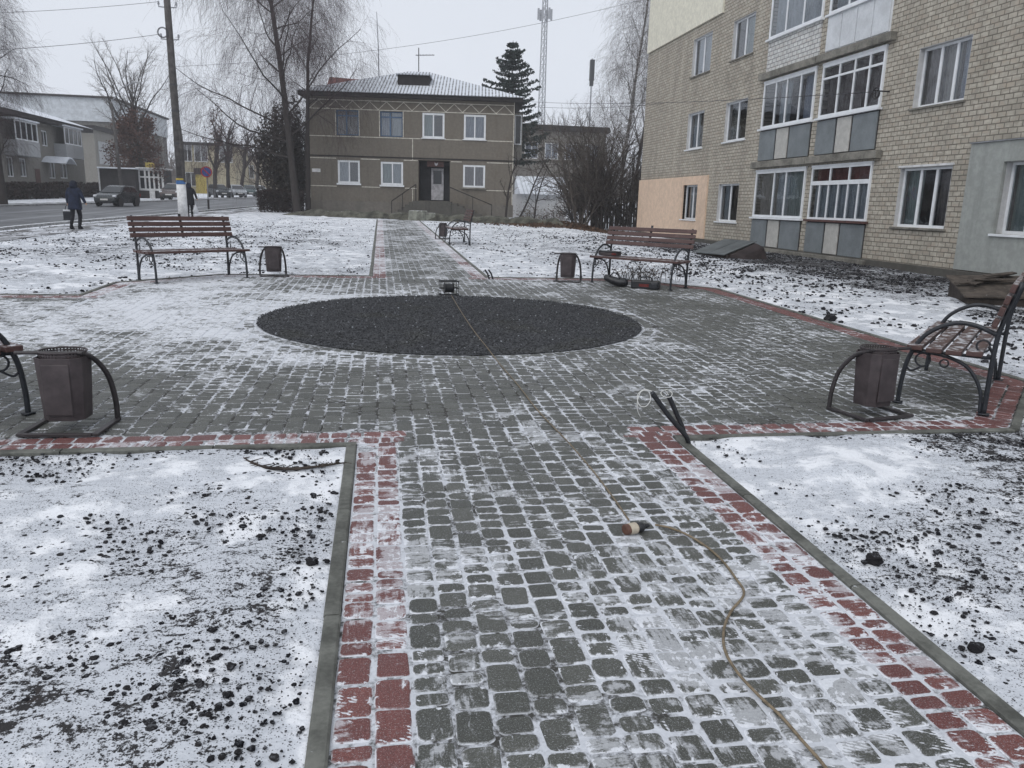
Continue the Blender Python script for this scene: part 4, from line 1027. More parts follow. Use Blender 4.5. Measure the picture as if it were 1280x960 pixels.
HO = Vector((-4.2, 49.9, 0)); HA = R(-7)
def build_house():
    t = thing('two_storey_house', 'brown roughcast two storey house with zigzag frieze and snowy hipped roof', 'house', HO, HA)
    W, Dp, zb, zt = 12.2, 9.5, .55, 7.46
    up = [(1.66, 2.97, 5.26, 6.69), (4.24, 5.56, 5.26, 6.68), (6.73, 8.04, 5.25, 6.67), (9.19, 10.5, 5.24, 6.65)]
    lo = [(1.69, 3.0, 2.50, 3.83), (4.25, 5.58, 2.47, 3.81), (9.18, 10.51, 2.46, 3.77)]
    door = (6.5, 8.39, 1.60, 3.97, 1.0)
    b = wall(MB(), 0, W, zb, zt, up+lo+[door], 0, .13)
    b.face([(0, Dp, zb), (0, 0, zb), (0, 0, zt), (0, Dp, zt)]); b.face([(W, 0, zb), (W, Dp, zb), (W, Dp, zt), (W, 0, zt)]); b.face([(W, Dp, zb), (0, Dp, zb), (0, Dp, zt), (W, Dp, zt)])
    b.build('wall', 'house_plaster', t)
    MB().face([(.2, 1.05, zb), (W-.2, 1.05, zb), (W-.2, 1.05, zt), (.2, 1.05, zt)]).build('dim_room_backing', 'dark_interior', t)  # dark sheet closing the house, its colour stands in for dim rooms
    MB().box(-.05, W+.05, -.06, -.002, .4, 1.47).build('plinth', 'house_plinth', t)
    ln = MB(); q = .045; y0, y1 = -.014, -.002
    def hl(a, b, z): ln.box(a, b, y0, y1, z-q/2, z+q/2)
    def vl(u, a, b): ln.box(u-q/2, u+q/2, y0-.002, y1, a, b)
    hl(.03, W-.03, 7.24); hl(.03, W-.03, 6.735); hl(.03, 6.7, 5.19); hl(8.07, 9.1, 5.19); hl(10.6, W-.03, 5.19)
    hl(.03, 1.6, 3.93); hl(3.06, 4.2, 3.93); hl(5.62, 6.45, 3.93); hl(8.45, 9.1, 3.93); hl(10.6, W-.03, 3.93)
    hl(.03, 1.6, 2.31); hl(3.1, 4.2, 2.31); hl(5.7, 6.4, 2.31); hl(10.6, W-.03, 2.31)
    vl(.03, 1.6, zt-.05); vl(W-.03, 1.5, zt-.05); vl(6.15, 3.98, 5.19); vl(6.15, 1.5, 2.3)
    for a, b in ((1.62, 3.0), (4.2, 5.6)): vl(a, 5.25, 6.7); vl(b, 5.25, 6.7)
    for i in range(12):
        p = .15+i*.995
        for (ua, za, ub, zc) in ((p, 6.76, p+.4975, 7.21), (p+.4975, 7.21, p+.995, 6.76)):
            d = Vector((ub-ua, 0, zc-za)); n = Vector((-d.z, 0, d.x)).normalized()*.018
            A, B = Vector((ua, -.013, za)), Vector((ub, -.013, zc)); ln.face([A-n, B-n, B+n, A+n])
    ln.build('painted_trim', 'line_paint', t)
    MB().box(-.01, W+.01, -.03, -.002, 4.03, 4.10).build('ledge', 'dark_roof', t)
    for i, h in enumerate(up):
        if i < 2: window(t, *h, (.45,), .09, 'blue_frame', [(0, .45, 'drape_curtain' if i == 0 else 'blue_curtain'), (.5, 1, 'drape_curtain' if i == 0 else 'lace_curtain')], None, transom=.78, lab='old blue wooden window')
        else: window(t, *h, (.5,), .02, 'pvc', [(0, 1, 'lace_curtain' if i == 2 else 'blue_curtain')] if i == 3 else [(0, .5, 'green_curtain')], 'pvc', fw=.11)
    for i, h in enumerate(lo): window(t, *h, (.52,), .02, 'pvc', [[(0, .5, 'lace_curtain')], [(0, .5, 'green_curtain'), (.5, 1, 'lace_curtain')], [(0, 1, 'drape_curtain')]][i], 'pvc' if i < 2 else 'concrete', fw=.11, sill_out=.12, sill_d=.10)
    # hipped roof
    e = .52; ze = 7.66; rz = 9.66; r0, r1, ry = 5.5, 6.8, 4.75
    A, B, C, D = (-e, -e, ze), (W+e, -e, ze), (W+e, Dp+e, ze), (-e, Dp+e, ze); P, Q = (r0, ry, rz), (r1, ry, rz)
    rf = MB(); rf.face([A, B, Q, P]); rf.face([B, C, Q]); rf.face([C, D, P, Q]); rf.face([D, A, P])
    # wavy lower edge and sheet thickness
    n = 168
    for i in range(n):
        a, b = -e+(W+2*e)*i/n, -e+(W+2*e)*(i+1)/n; s0, s1 = .022*math.sin(2*PI*a/.16), .022*math.sin(2*PI*b/.16)
        rf.face([(a, -e-.03, ze-.03+s0), (b, -e-.03, ze-.03+s1), (b, -e+.25, ze+.085+s1), (a, -e+.25, ze+.085+s0)])
    rf = rf.build('roof', 'slate', t)
    MB().box(-e+.05, W+e-.05, -e+.06, Dp+e-.06, ze-.24, ze-.035).build('soffit', 'dark_roof', t)
    d = MB(); d.box(5.15, 7.05, 1.35, 4.0, 8.30, 8.95); d.build('dormer', 'dark_roof', t)
    MB().box(5.05, 7.15, 1.22, 3.9, 8.955, 9.02).build('dormer_roof', 'slate', t); MB().box(5.1, 7.1, 1.25, 1.34, 8.28, 8.335).build('dormer_sill', 'line_paint', t)
    # entrance
    MB().box(6.53, 8.36, .985, .997, 1.60, 3.95).build('porch_wall', 'dark_interior', t)
    MB().box(6.505, 6.53, .003, .98, 1.6, 3.95).box(8.36, 8.385, .003, .98, 1.6, 3.95).build('porch_cheek', 'wood_dark', t)
    dr = MB().box(7.22, 7.97, .90, .98, 1.66, 3.55).build('door', 'door_white', t)
    MB().box(7.34, 7.85, .885, .898, 2.62, 3.42).build('door_pane', 'car_glass', dr); MB().box(7.30, 7.36, .84, .898, 2.40, 2.52).build('handle', 'galv', dr)
    sg = MB().box(7.0, 8.0, .30, .345, 3.62, 3.93).build('door_sign', 'brown_frame', t, label='dark plaque with a pale leaf-shaped mark')
    MB().face([(7.46, .294, 3.72), (7.55, .294, 3.66), (7.64, .294, 3.74), (7.66, .294, 3.88), (7.55, .294, 3.80), (7.44, .294, 3.88)]).build('sign_mark', 'door_white', sg)
    st = MB(); st.box(6.25, 8.55, -1.35, -.065, .5, 1.585); st.build('porch_platform', 'foundation', t, .02)
    for s in (1, -1):
        st = MB(); n = 6
        for i in range(n):
            a = (8.552+.36*i) if s > 0 else (6.248-.22*(i+1)); b = a+(.36 if s > 0 else .22); st.box(a, b, -1.32, -.07, .45, 1.585-.15*(i+.6))
        st.build('stair', 'foundation', t)
    for pts in (((8.42, 2.42), (10.93, 1.46), (10.93, .6)), ((6.45, 2.52), (5.03, 1.52), (5.03, .6))):
        r = MB(); r.tube([(p, -1.33, z) for p, z in pts], .028, 6); r.tube([(pts[0][0], -1.33, pts[0][1]), (pts[0][0], -1.33, 1.58)], .028, 6)
        mx = [(pts[0][i]*.45+pts[1][i]*.55) for i in (0, 1)]; r.tube([(mx[0], -1.33, mx[1]), (mx[0], -1.33, 1.0)], .02, 6)
        r.build('railing', 'dark_roof', t)
    MB().box(.16, .66, -.03, -.004, 3.10, 3.30).build('house_plate', 'white_paint', t)
    # glazed bay on the right side wall
    bay = MB().box(W+.003, W+.55, 1.2, 4.4, 4.35, 6.95).build('side_bay', 'dull_plaster', t)
    frame_bars(MB(), W+.06, W+.50, 5.1, 6.85, 1.13, (), .07, .06).build('window', 'pvc', bay)
    MB().face([(W+.1, 1.16, 5.15), (W+.46, 1.16, 5.15), (W+.46, 1.16, 6.8), (W+.1, 1.16, 6.8)]).build('pane', 'car_glass', bay)
    # drainpipe at the left corner
    MB().tube([(1.0, -.10, .9), (1.0, -.10, 4.0)], .035, 8).build('drainpipe', 'dark_roof', t) if False else None
    ant = thing('television_antenna', 'small television antenna standing on the snowy roof ridge', 'antenna', t.matrix_basis@Vector((6.15, 4.75, 9.6)), HA)
    MB().tube([(0, 0, 0), (0, 0, 1.5)], .03, 6).build('mast', 'wire', ant)
    m = MB(); m.tube([(-.2, 0, 1.05), (1.0, 0, 1.10)], .022, 6)
    for i in range(6): m.tube([(-.1+.2*i, -.25, 1.055+.008*i), (-.1+.2*i, .25, 1.055+.008*i)], .012, 5)
    m.build('antenna_boom', 'wire', ant)
    mk = thing('antenna_mast', 'tall thin mast rising behind the snowy roof left of its dormer', 'mast', t.matrix_basis@Vector((3.8, 3.2, 8.2)), HA)
    MB().tube([(0, 0, .5), (-.02, 0, 2.6), (-.10, 0, 4.6)], [.035, .03, .018], 6).build('mast_tube', 'galv', mk)
build_house()

def wx(px, py, x):                        # pixel to (Y, z) on a wall of constant X
    d = CAM@np.array([(px-640)/F, (py-480)/F, 1.0]); t = x/d[0]; return t*d[1], CZ+t*d[2]
def block(name, label, cat, x0, x1, y0, y1, z0, z1, m, rz=0.0, roof=None, over=.3, roof_h=.3, front=()):
    """box building with front at local y=0; x0..x1 along the front"""
    t = thing(name, label, cat, (x0, y0, 0), rz); W = x1-x0; D = y1-y0
    hs = [f[:4] for f in front if f[4] == 'win']
    b = wall(MB(), 0, W, z0, z1, hs, 0, .12)
    b.face([(0, D, z0), (0, 0, z0), (0, 0, z1), (0, D, z1)]); b.face([(W, 0, z0), (W, D, z0), (W, D, z1), (W, 0, z1)]); b.face([(W, D, z0), (0, D, z0), (0, D, z1), (W, D, z1)]); b.face([(0, 0, z1-.01), (W, 0, z1-.01), (W, D, z1-.01), (0, D, z1-.01)])
    b.build('wall', m, t)
    if hs: MB().face([(.1, .5, z0), (W-.1, .5, z0), (W-.1, .5, z1-.1), (.1, .5, z1-.1)]).build('dim_room_backing', 'dark_interior', t)  # backing plane, indoor darkness painted as its colour
    if roof: MB().box(-over, W+over, -over, D+over, z1, z1+roof_h).build('roof', roof, t)
    for f in front:
        if f[4] == 'win': window(t, *f[:4], f[5] if len(f) > 5 else (.5,), .05, 'pvc', [(0, 1, f[6])] if len(f) > 6 else [], None, fw=.09)
    return t

def build_left_row():
    XW = -28.0
    # two storey block along the street: facade looks to +X
    ye, ze = wx(101, 157, XW); t = thing('street_block', 'two storey grey block across the road with white balcony boxes and snowy eave', 'apartment block', (XW, 38, 0), PI/2)
    L = ye-38; z0 = .3; zt = ze-.25
    P = lambda a, b: (wx(a, 200, XW)[0]-38, wx(b, 200, XW)[0]-38)
    def rect(pa, pb, ya, yb_):
        a, b = P(pa, pb); m = (pa+pb)/2; return a, b, wx(m, yb_, XW)[1], wx(m, ya, XW)[1]
    wins = [rect(38, 45, 161, 182), rect(55, 62, 164, 183), rect(60, 68, 202, 223), rect(74, 83, 204, 223), rect(8, 16, 196, 221), rect(24, 32, 198, 221)]
    wins = [(a, b, c, d) for a, b, c, d in wins]
    w = wall(MB(), 0, L, z0, zt, wins, 0, .12); w.face([(L, 0, z0), (L, 11, z0), (L, 11, zt), (L, 0, zt)]); w.face([(0, 11, z0), (0, 0, z0), (0, 0, zt), (0, 11, zt)])
    w.build('wall', 'dull_plaster', t)
    MB().face([(.1, .5, z0), (L-.1, .5, z0), (L-.1, .5, zt), (.1, .5, zt)]).build('dim_room_backing', 'dark_interior', t)  # dark plane added behind the openings, shade of the rooms in its colour
    r = MB(); r.face([(-.6, -.9, zt), (L+.7, -.9, zt), (L-2, 5.5, zt+2.0), (1, 5.5, zt+2.0)]); r.face([(L+.7, -.9, zt), (L+.7, 11.9, zt), (L-2, 5.5, zt+2.0)])
    r.build('roof', 'snow_roof', t); MB().box(-.6, L+.65, -.85, 11.8, zt-.35, zt-.02).build('eave', 'dark_roof', t)
    for wv in wins: window(t, *wv, (.5,), .05, 'pvc', [(0, 1, 'beige_curtain')], None, fw=.09)
    for pa, pb, ya, yb_ in ((6, 35, 162, 195), (69, 91, 176, 198)):
        a, b, c, d = rect(pa, pb, ya, yb_); bal = MB().box(a, b, -1.0, -.003, c, c+1.15).build('balcony', 'pale_plaster', t, .02)
        frame_bars(MB(), a+.05, b-.05, c+1.152, c+2.6, -.95, (.25, .5, .75), .1, .06).build('glazing_frame', 'pvc', bal); MB().face([(a+.1, -.9, c+1.2), (b-.1, -.9, c+1.2), (b-.1, -.9, c+2.55), (a+.1, -.9, c+2.55)]).build('glass', 'car_glass', bal)
        MB().box(a-.1, b+.1, -1.1, -.004, c+2.62, c+2.75).build('balcony_roof', 'snow_roof', bal)
    a, b, c, d = rect(42, 48, 211, 231); MB().box(a, b, -.03, -.003, z0, d).build('door', 'brown_frame', t)
    a, b, c, d = rect(51, 66, 198, 204); cn = MB(); n = 9
    pts = [(a+(b-a)*i/(n-1), c+.55*math.sin(PI*i/(n-1))) for i in range(n)]
    for (p, q), (p2, q2) in zip(pts[:-1], pts[1:]): cn.face([(p, -1.9, q), (p2, -1.9, q2), (p2, -.01, q2+.05), (p, -.01, q+.05)]); cn.face([(p, -1.9, q-.12), (p2, -1.9, q2-.12), (p2, -1.9, q2), (p, -1.9, q)])
    cn.build('canopy', 'snow_roof', t)
    # big hall behind
    Y = 113.0; c0 = at(137, 121, Y); l = at(-40, 121, Y)
    t = block('industrial_hall', 'large windowless hall behind the street block, pale sheet top over grey brick', 'hall', l.x, c0.x, Y, Y+27, 0, c0.z-3.1, 'grey_brick')
    MB().box(-.2, c0.x-l.x+.2, -.2, 27, c0.z-3.1, c0.z-.25).build('upper_cladding', 'corrugated', t); MB().box(-.5, c0.x-l.x+.5, -.5, 27.3, c0.z-.25, c0.z).build('roof', 'dark_roof', t)
    Wl = c0.x-l.x
    for i in range(4): MB().box(Wl+.004, Wl+.5, 2+i*6.5, 3.2+i*6.5, 0, c0.z-3.2).build('pilaster', 'dull_plaster', t)
    Y = 98.0; c0 = at(117, 162, Y); l = at(58, 162, Y); gf = gz(c0.x, Y)
    t = block('workshop_annex', 'flat roofed grey annex with a dark cornice in front of the large hall', 'annex', l.x, c0.x, Y, Y+11, 0, c0.z, 'dull_plaster', 0, 'dark_roof', .35, .45, [(c0.x-l.x-4.8, c0.x-l.x-2.4, gf+3.6, gf+5.6, 'win', (.33, .66), 'beige_curtain')])
    MB().box(c0.x-l.x-4.9, c0.x-l.x-1.6, -.04, -.003, .8, gf+1.7).build('gate', 'ochre_plaster', t, label='faded orange gate')
    Wl = c0.x-l.x; zw = gf+3.3
    for i in range(2): MB().box(Wl+.003, Wl+.05, 1.0+i*4.6, 4.6+i*4.6, zw, zw+2.5).build('window', 'pale_plaster', t)
    # black shed and white kiosk on the far pavement
    Y = 78.0; a = at(127, 247, Y); b = at(171, 247, Y); tz = at(150, 211, Y).z; g0 = gz(a.x, Y)
    t = thing('market_shed', 'long black shed on the far pavement beside the white kiosk', 'shed', (a.x, Y, g0-.3))
    Wl = b.x-a.x; MB().box(0, Wl, 0, 4, 0, tz-g0+.3).build('shed_wall', 'dark_roof', t); MB().box(-.1, Wl+.1, -.25, 4.1, tz-g0+.303, tz-g0+.42).build('shed_roof', 'snow_roof', t); MB().box(-.12, -.003, -.06, .1, 0, tz-g0+.3).build('post', 'white_paint', t)
    a = at(172, 247, Y+1); b = at(206, 247, Y+1); tz = at(190, 211, Y+1).z; g0 = gz(a.x, Y+1)
    t = thing('street_kiosk', 'white framed glazed kiosk with a yellow roof board across the road', 'kiosk', (a.x+.15, Y+1, g0-.2)); Wl = b.x-a.x-.15; h = tz-g0+.2
    MB().box(.0, Wl, .12, 3, 0, h-.1).build('kiosk_wall', 'dark_interior', t); frame_bars(MB(), 0, Wl, .9, h, 0, (.28, .44, .62, .8), .18, .1, .14, .62).build('glazing_frame', 'white_paint', t)
    MB().face([(.1, .105, .95), (Wl-.1, .105, .95), (Wl-.1, .105, h-.1), (.1, .105, h-.1)]).build('glass', 'car_glass', t); MB().box(Wl*.42, Wl*.62, -.03, .11, 0, .9).build('door', 'white_paint', t); MB().box(-.1, Wl+.1, -.15, 3.1, h, h+.1).build('kiosk_roof', 'white_paint', t)
    MB().box(Wl*.34, Wl*.70, -.1, .0, h+.103, h+.55).build('roof_board', 'yellow_paint', t); MB().box(0, Wl*.40, -.02, .11, .1, .88).build('base_panel', 'fence_dark', t)
    # houses closing the street
    Y = 125.0; a = at(226, 245, Y); b = at(296, 245, Y); tz = at(262, 182, Y).z; g0 = gz(a.x, Y); Wl = b.x-a.x
    wn = [(Wl*.28, Wl*.28+1.9, g0+4.5, g0+7.2, 'win', (.5,), 'beige_curtain'), (Wl*.72, Wl*.72+1.9, g0+4.5, g0+7.2, 'win', (.5,), 'beige_curtain'), (Wl*.08, Wl*.08+1.3, g0+4.5, g0+7.2, 'win', (.5,), 'drape_curtain'), (Wl*.10, Wl*.10+1.6, g0+1.0, g0+3, 'win', (.5,), 'drape_curtain')]
    t = block('ochre_house', 'pale ochre two storey house far down the street with a yellow gate', 'house', a.x, b.x, Y, Y+12, 0, tz, 'ochre_plaster', 0, 'dark_roof', .4, .4, wn)
    MB().box(Wl*.29, Wl*.50, -.4, -.003, g0, g0+2.7).build('gate', 'yellow_paint', t, label='bright yellow gate'); MB().box(Wl*.27, Wl*.52, -.6, -.003, g0+2.72, g0+3.6).build('gate_roof', 'hedge_leaf', t)
    Y = 140.0; a = at(296, 245, Y); b = at(352, 245, Y); tz = at(320, 197, Y).z; g0 = gz(a.x, Y); Wl = b.x-a.x
    block('beige_house', 'beige house half hidden by bare trees at the end of the street', 'house', a.x, b.x, Y, Y+10, 0, tz, 'beige_plaster', 0, 'dark_roof', .4, .3, [(Wl*.2, Wl*.2+1.5, g0+2.5, g0+4.6, 'win', (.5,), 'beige_curtain'), (Wl*.6, Wl*.6+1.5, g0+2.5, g0+4.6, 'win', (.5,), 'beige_curtain')])
build_left_row()

def build_behind():
    # red roofed house behind the two storey house
    Y = 74.0; a = at(408, 120, Y); b = at(640, 120, Y); z1 = at(430, 97, Y+5).z; z2 = at(500, 106, Y).z+.4
    t = thing('rear_house', 'rear house whose rusty red roof ridge shows above the snowy roof', 'house', (a.x, Y, 0)); W = b.x-a.x
    MB().box(.3, W-.3, .5, 9, 0, z2-1.0).build('wall', 'red_brick', t)
    MB().rings([[(0, 0, z2-1), (0, 9.5, z2-1), (0, 5, z1)], [(W*.78, 0, z2-1), (W*.78, 9.5, z2-1), (W*.78, 5, z1-.4)], [(W, 0, z2-1), (W, 9.5, z2-1), (W*.99, 5, z2-.6)]]).build('roof', 'red_roof', t)
    # brown building behind the thicket
    Y = 86.0; a = at(640, 262, Y); b = at(752, 262, Y); tz = at(690, 164, Y).z; g0 = gz(a.x, Y); W = b.x-a.x
    block('brown_building', 'dark flat roofed brown building behind the bare thicket', 'building', a.x, b.x, Y, Y+12, 0, tz, 'dull_plaster', 0, 'dark_roof', .4, .6, [(W*.12+2.2*i, W*.12+2.2*i+1.5, tz-2.9, tz-1.2, 'win', (.5,), 'blue_curtain') for i in range(4)])
    # white garage
    Y = 63.0; a = at(652, 262, Y); b = at(708, 262, Y); zt = at(680, 243, Y).z; zr = at(680, 221, Y+2.5).z; g0 = gz(a.x, Y); W = b.x-a.x
    t = thing('white_garage', 'low whitewashed garage with a snow covered sheet roof behind bare shrubs', 'garage', (a.x, Y, 0))
    MB().box(0, W, 0, 5, .3, zt).build('wall', 'whitewash', t); r = MB(); r.rings([[(-.2, -.35, zt-.02), (-.2, 2.5, zr), (-.2, 2.5, zt)], [(W+.2, -.35, zt-.02), (W+.2, 2.5, zr), (W+.2, 2.5, zt)]]); r.build('roof', 'snow_roof', t)
    for i in range(12): MB().tube([(W*(i+.5)/12, -.36, zt+.01), (W*(i+.5)/12, 2.45, zr)], .035, 5).build('roof_seam', 'corrugated', t)
    # plank fence by the flats
    Y = 45.5; a = at(738, 280, Y); b = at(802, 280, Y); t = thing('plank_fence', 'dark plank fence between the thicket and the orange wall', 'fence', (a.x, Y, gz(a.x, Y)-.1)); W = b.x-a.x
    n = int(W/.16); rr = random.Random(4); p = MB()
    for i in range(n): p.box(i*.16, i*.16+.13, 0, .025, 0, 1.55+rr.uniform(-.08, .08))
    p.build('planks', 'wood_dark', t)
    for z in (.4, 1.2): MB().box(0, n*.16, .026, .07, z, z+.08).build('rail', 'wood_dark', t)
    for i in range(3): MB().box(.1+i*(W-.3)/2, .22+i*(W-.3)/2, .075, .19, 0, 1.75).build('post', 'wood_dark', t)
    # cellar hatch and plank heap at the flats
    t = thing('cellar_hatch', 'low cellar hatch of weathered grey sheets against the block of flats', 'hatch', on(8.72, 21.05, -.02), R(-70))
    W, D, h = 1.15, 1.00, .40
    MB().rings([[(-.05, 0, -.1), (-.05, D, -.1), (-.05, D, h), (-.05, 0, .08)], [(W, 0, -.1), (W, D, -.1), (W, D, h), (W, 0, .08)]]).build('hatch_box', 'wood_dark', t)
    for i in range(2):
        a, b = -.09+i*(W+.1)/2, -.09+(i+1)*(W+.1)/2-.02
        MB().rings([[(a, -.1, .083), (a, D+.05, h+.035), (a, D+.05, h+.055), (a, -.1, .103)], [(b, -.1, .083), (b, D+.05, h+.035), (b, D+.05, h+.055), (b, -.1, .103)]]).build('lid_sheet', 'tin', t)
    MB().rings([[(W+.02, .05, -.1), (W+.02, D, -.1), (W+.02, D, h+.02), (W+.02, .05, .1)], [(W+.55, .25, -.1), (W+.55, D, -.1), (W+.32, D, h*.8), (W+.35, .25, .06)]]).build('side_cover', 'fence_dark', t, .03)
    t = thing('plank_box', 'low dark wooden box lid near the grey wall carrying loose boards', 'wooden box', on(9.98, 11.55, -.03), R(-22))
    MB().rings([[(-.5, -.45, 0), (-.5, .55, 0), (-.5, .55, .36), (-.5, -.45, .12)], [(.62, -.45, 0), (.62, .55, 0), (.62, .55, .40), (.62, -.45, .15)]]).build('box_body', 'wood_dark', t, .01)
    MB().rings([[(-.56, -.5, .135), (-.56, .62, .385), (-.56, .62, .41), (-.56, -.5, .16)], [(.68, -.5, .165), (.68, .62, .425), (.68, .62, .45), (.68, -.5, .19)]]).build('box_lid', 'wood_grey', t)
    rr = random.Random(9)
    labs = ['grey board lowest on the wooden box near the flats, pointing left', 'grey board at the back of the heap on the wooden box', 'uppermost loose board on the wooden box by the grey wall', 'short board at the front of the heap on the wooden box', 'thin lath lying across the boards on the wooden box']
    base = t.matrix_basis
    for i, lab in enumerate(labs):
        p = base@Vector((-.02+.05*i, .22+.06*(i % 3)-.1*(i == 3), .37+.028*i-.05*(i == 3)))
        o = MB().box(-.62+.06*i, .55-.05*i, -.045, .045, -.011, .011).build('loose_board', 'wood_grey', None, .003)
        o.location = p; o.rotation_euler = (R(9), R(rr.uniform(-4, 4)-4), R(rr.uniform(-20, 22)+8)); tag(o, lab, 'board', 'loose boards on the wooden box')
    # concrete well block in front of the house
    g0 = Vector(ground_px(526, 274)); t = thing('concrete_block', 'squat grey concrete well block with snow on top before the house steps', 'concrete block', (g0.x-.10, 41.3, gz(g0.x, 41.3)-.05), R(8))
    MB().lathe([(.50, 0), (.52, .06), (.49, .50), (.45, .54)], 10, (-.12, 0, 0)).build('ring', 'stone_block', t); MB().box(.1, .72, -.35, .4, 0, .44).build('cover_stone', 'stone_block', t, .04)
build_behind()

# ------------------------------------------------------------------ street
def strip(name, left, right, dz, mat, n=4):
    V = []; 
    for (a, b) in zip(left, right):
        for i in range(n+1):
            x = a[0]+(b[0]-a[0])*i/n; y = a[1]+(b[1]-a[1])*i/n; V.append((x, y, gz(x, y)+dz))
    Q = [(r*(n+1)+i, r*(n+1)+i+1, (r+1)*(n+1)+i+1, (r+1)*(n+1)+i) for r in range(len(left)-1) for i in range(n)]
    return tag(fast_mesh(name, V, [np.array(Q)], mat), kind='structure')
def dense(p, st=3.0):
    o = []
    for a, b in zip(p[:-1], p[1:]):
        k = max(1, int(math.dist(a, b)/st)); o += [(a[0]+(b[0]-a[0])*i/k, a[1]+(b[1]-a[1])*i/k) for i in range(k)]
    return o+[p[-1]]
NEAR = [(-11.6, -25), (-11.35, 22), (-11.15, 30), (-10.75, 34), (-10.2, 39), (-9.5, 49), (-8.6, 61), (-8.0, 72), (-6.2, 98), (-4.4, 128)]
FAR = [(-21.4, -25), (-20.6, 22), (-20.3, 30), (-20.1, 38), (-19.8, 46), (-18.3, 55), (-17.5, 62), (-16.7, 70), (-13.9, 98), (-11.5, 128)]
def lerp_line(L, y):
    for a, b in zip(L[:-1], L[1:]):
        if a[1] <= y <= b[1]: t = (y-a[1])/(b[1]-a[1]); return a[0]+(b[0]-a[0])*t
    return L[-1][0]
def build_street():
    ys = [-25+3*i for i in range(52)]
    n = [(lerp_line(NEAR, y), y) for y in ys if y <= 128]; f = [(lerp_line(FAR, y), y) for y in ys if y <= 128]
    strip('road', f, n, .014, 'asphalt', 6)
    yy = [y for y in ys if y <= 62]
    strip('pavement', [(lerp_line(NEAR, y)+.55, y) for y in yy], [(lerp_line(NEAR, y)+2.15, y) for y in yy], .012, 'walk', 3)
    strip('far_pavement', [(lerp_line(FAR, y)-3.2, y) for y in ys if y < 125], [(lerp_line(FAR, y)-.9, y) for y in ys if y < 125], .012, 'walk', 3)
    kerb_run('street_kerb', [(lerp_line(NEAR, y), y) for y in ys if y <= 70], .15, .09, 1.5, 'kerb_far')
    kerb_run('street_kerb', [(lerp_line(FAR, y), y) for y in ys if y <= 110][::-1], .15, .11, 1.5, 'kerb_far')
build_street()

# ------------------------------------------------------------------ plants
def tubes(name, segs, mat, parent, sides=3):
    A = np.array([s[0] for s in segs], float); B = np.array([s[1] for s in segs], float); ra = np.array([s[2] for s in segs])[:, None, None]; rb = np.array([s[3] for s in segs])[:, None, None]
    d = B-A; d /= np.maximum(np.linalg.norm(d, axis=1, keepdims=True), 1e-9)
    up = np.where(np.abs(d[:, 2:3]) < .9, np.array([[0, 0, 1.]]), np.array([[1., 0, 0]]))
    a = np.cross(d, up); a /= np.linalg.norm(a, axis=1, keepdims=True); b = np.cross(d, a)
    t = 2*PI*np.arange(sides)/sides
    o = a[:, None]*np.cos(t)[None, :, None]+b[:, None]*np.sin(t)[None, :, None]
    V = np.concatenate([A[:, None]+o*ra, B[:, None]+o*rb], 1).reshape(-1, 3)
    n = len(segs); base = (np.arange(n)*2*sides)[:, None]
    Q = np.concatenate([base+np.array([[j, (j+1) % sides, sides+(j+1) % sides, sides+j]]) for j in range(sides)])
    return fast_mesh(name, V, [Q], mat, parent, smooth=sides > 4)
def leaves(name, C, size, mat, parent, squash=1.0, seed=0, droop=None):
    r = np.random.default_rng(seed); C = np.asarray(C, float); n = len(C)
    q = r.normal(size=(n, 3)); q /= np.linalg.norm(q, axis=1, keepdims=True); p = r.normal(size=(n, 3)); p -= q*(p*q).sum(1, keepdims=True); p /= np.linalg.norm(p, axis=1, keepdims=True)
    s = size*r.uniform(.5, 1.3, (n, 1))
    V = np.stack([C-q*s, C+p*s*.5, C+q*s, C-p*s*.5], 1).reshape(-1, 3)
    return fast_mesh(name, V, [(np.arange(n)*4)[:, None]+np.arange(4)[None]], mat, parent)
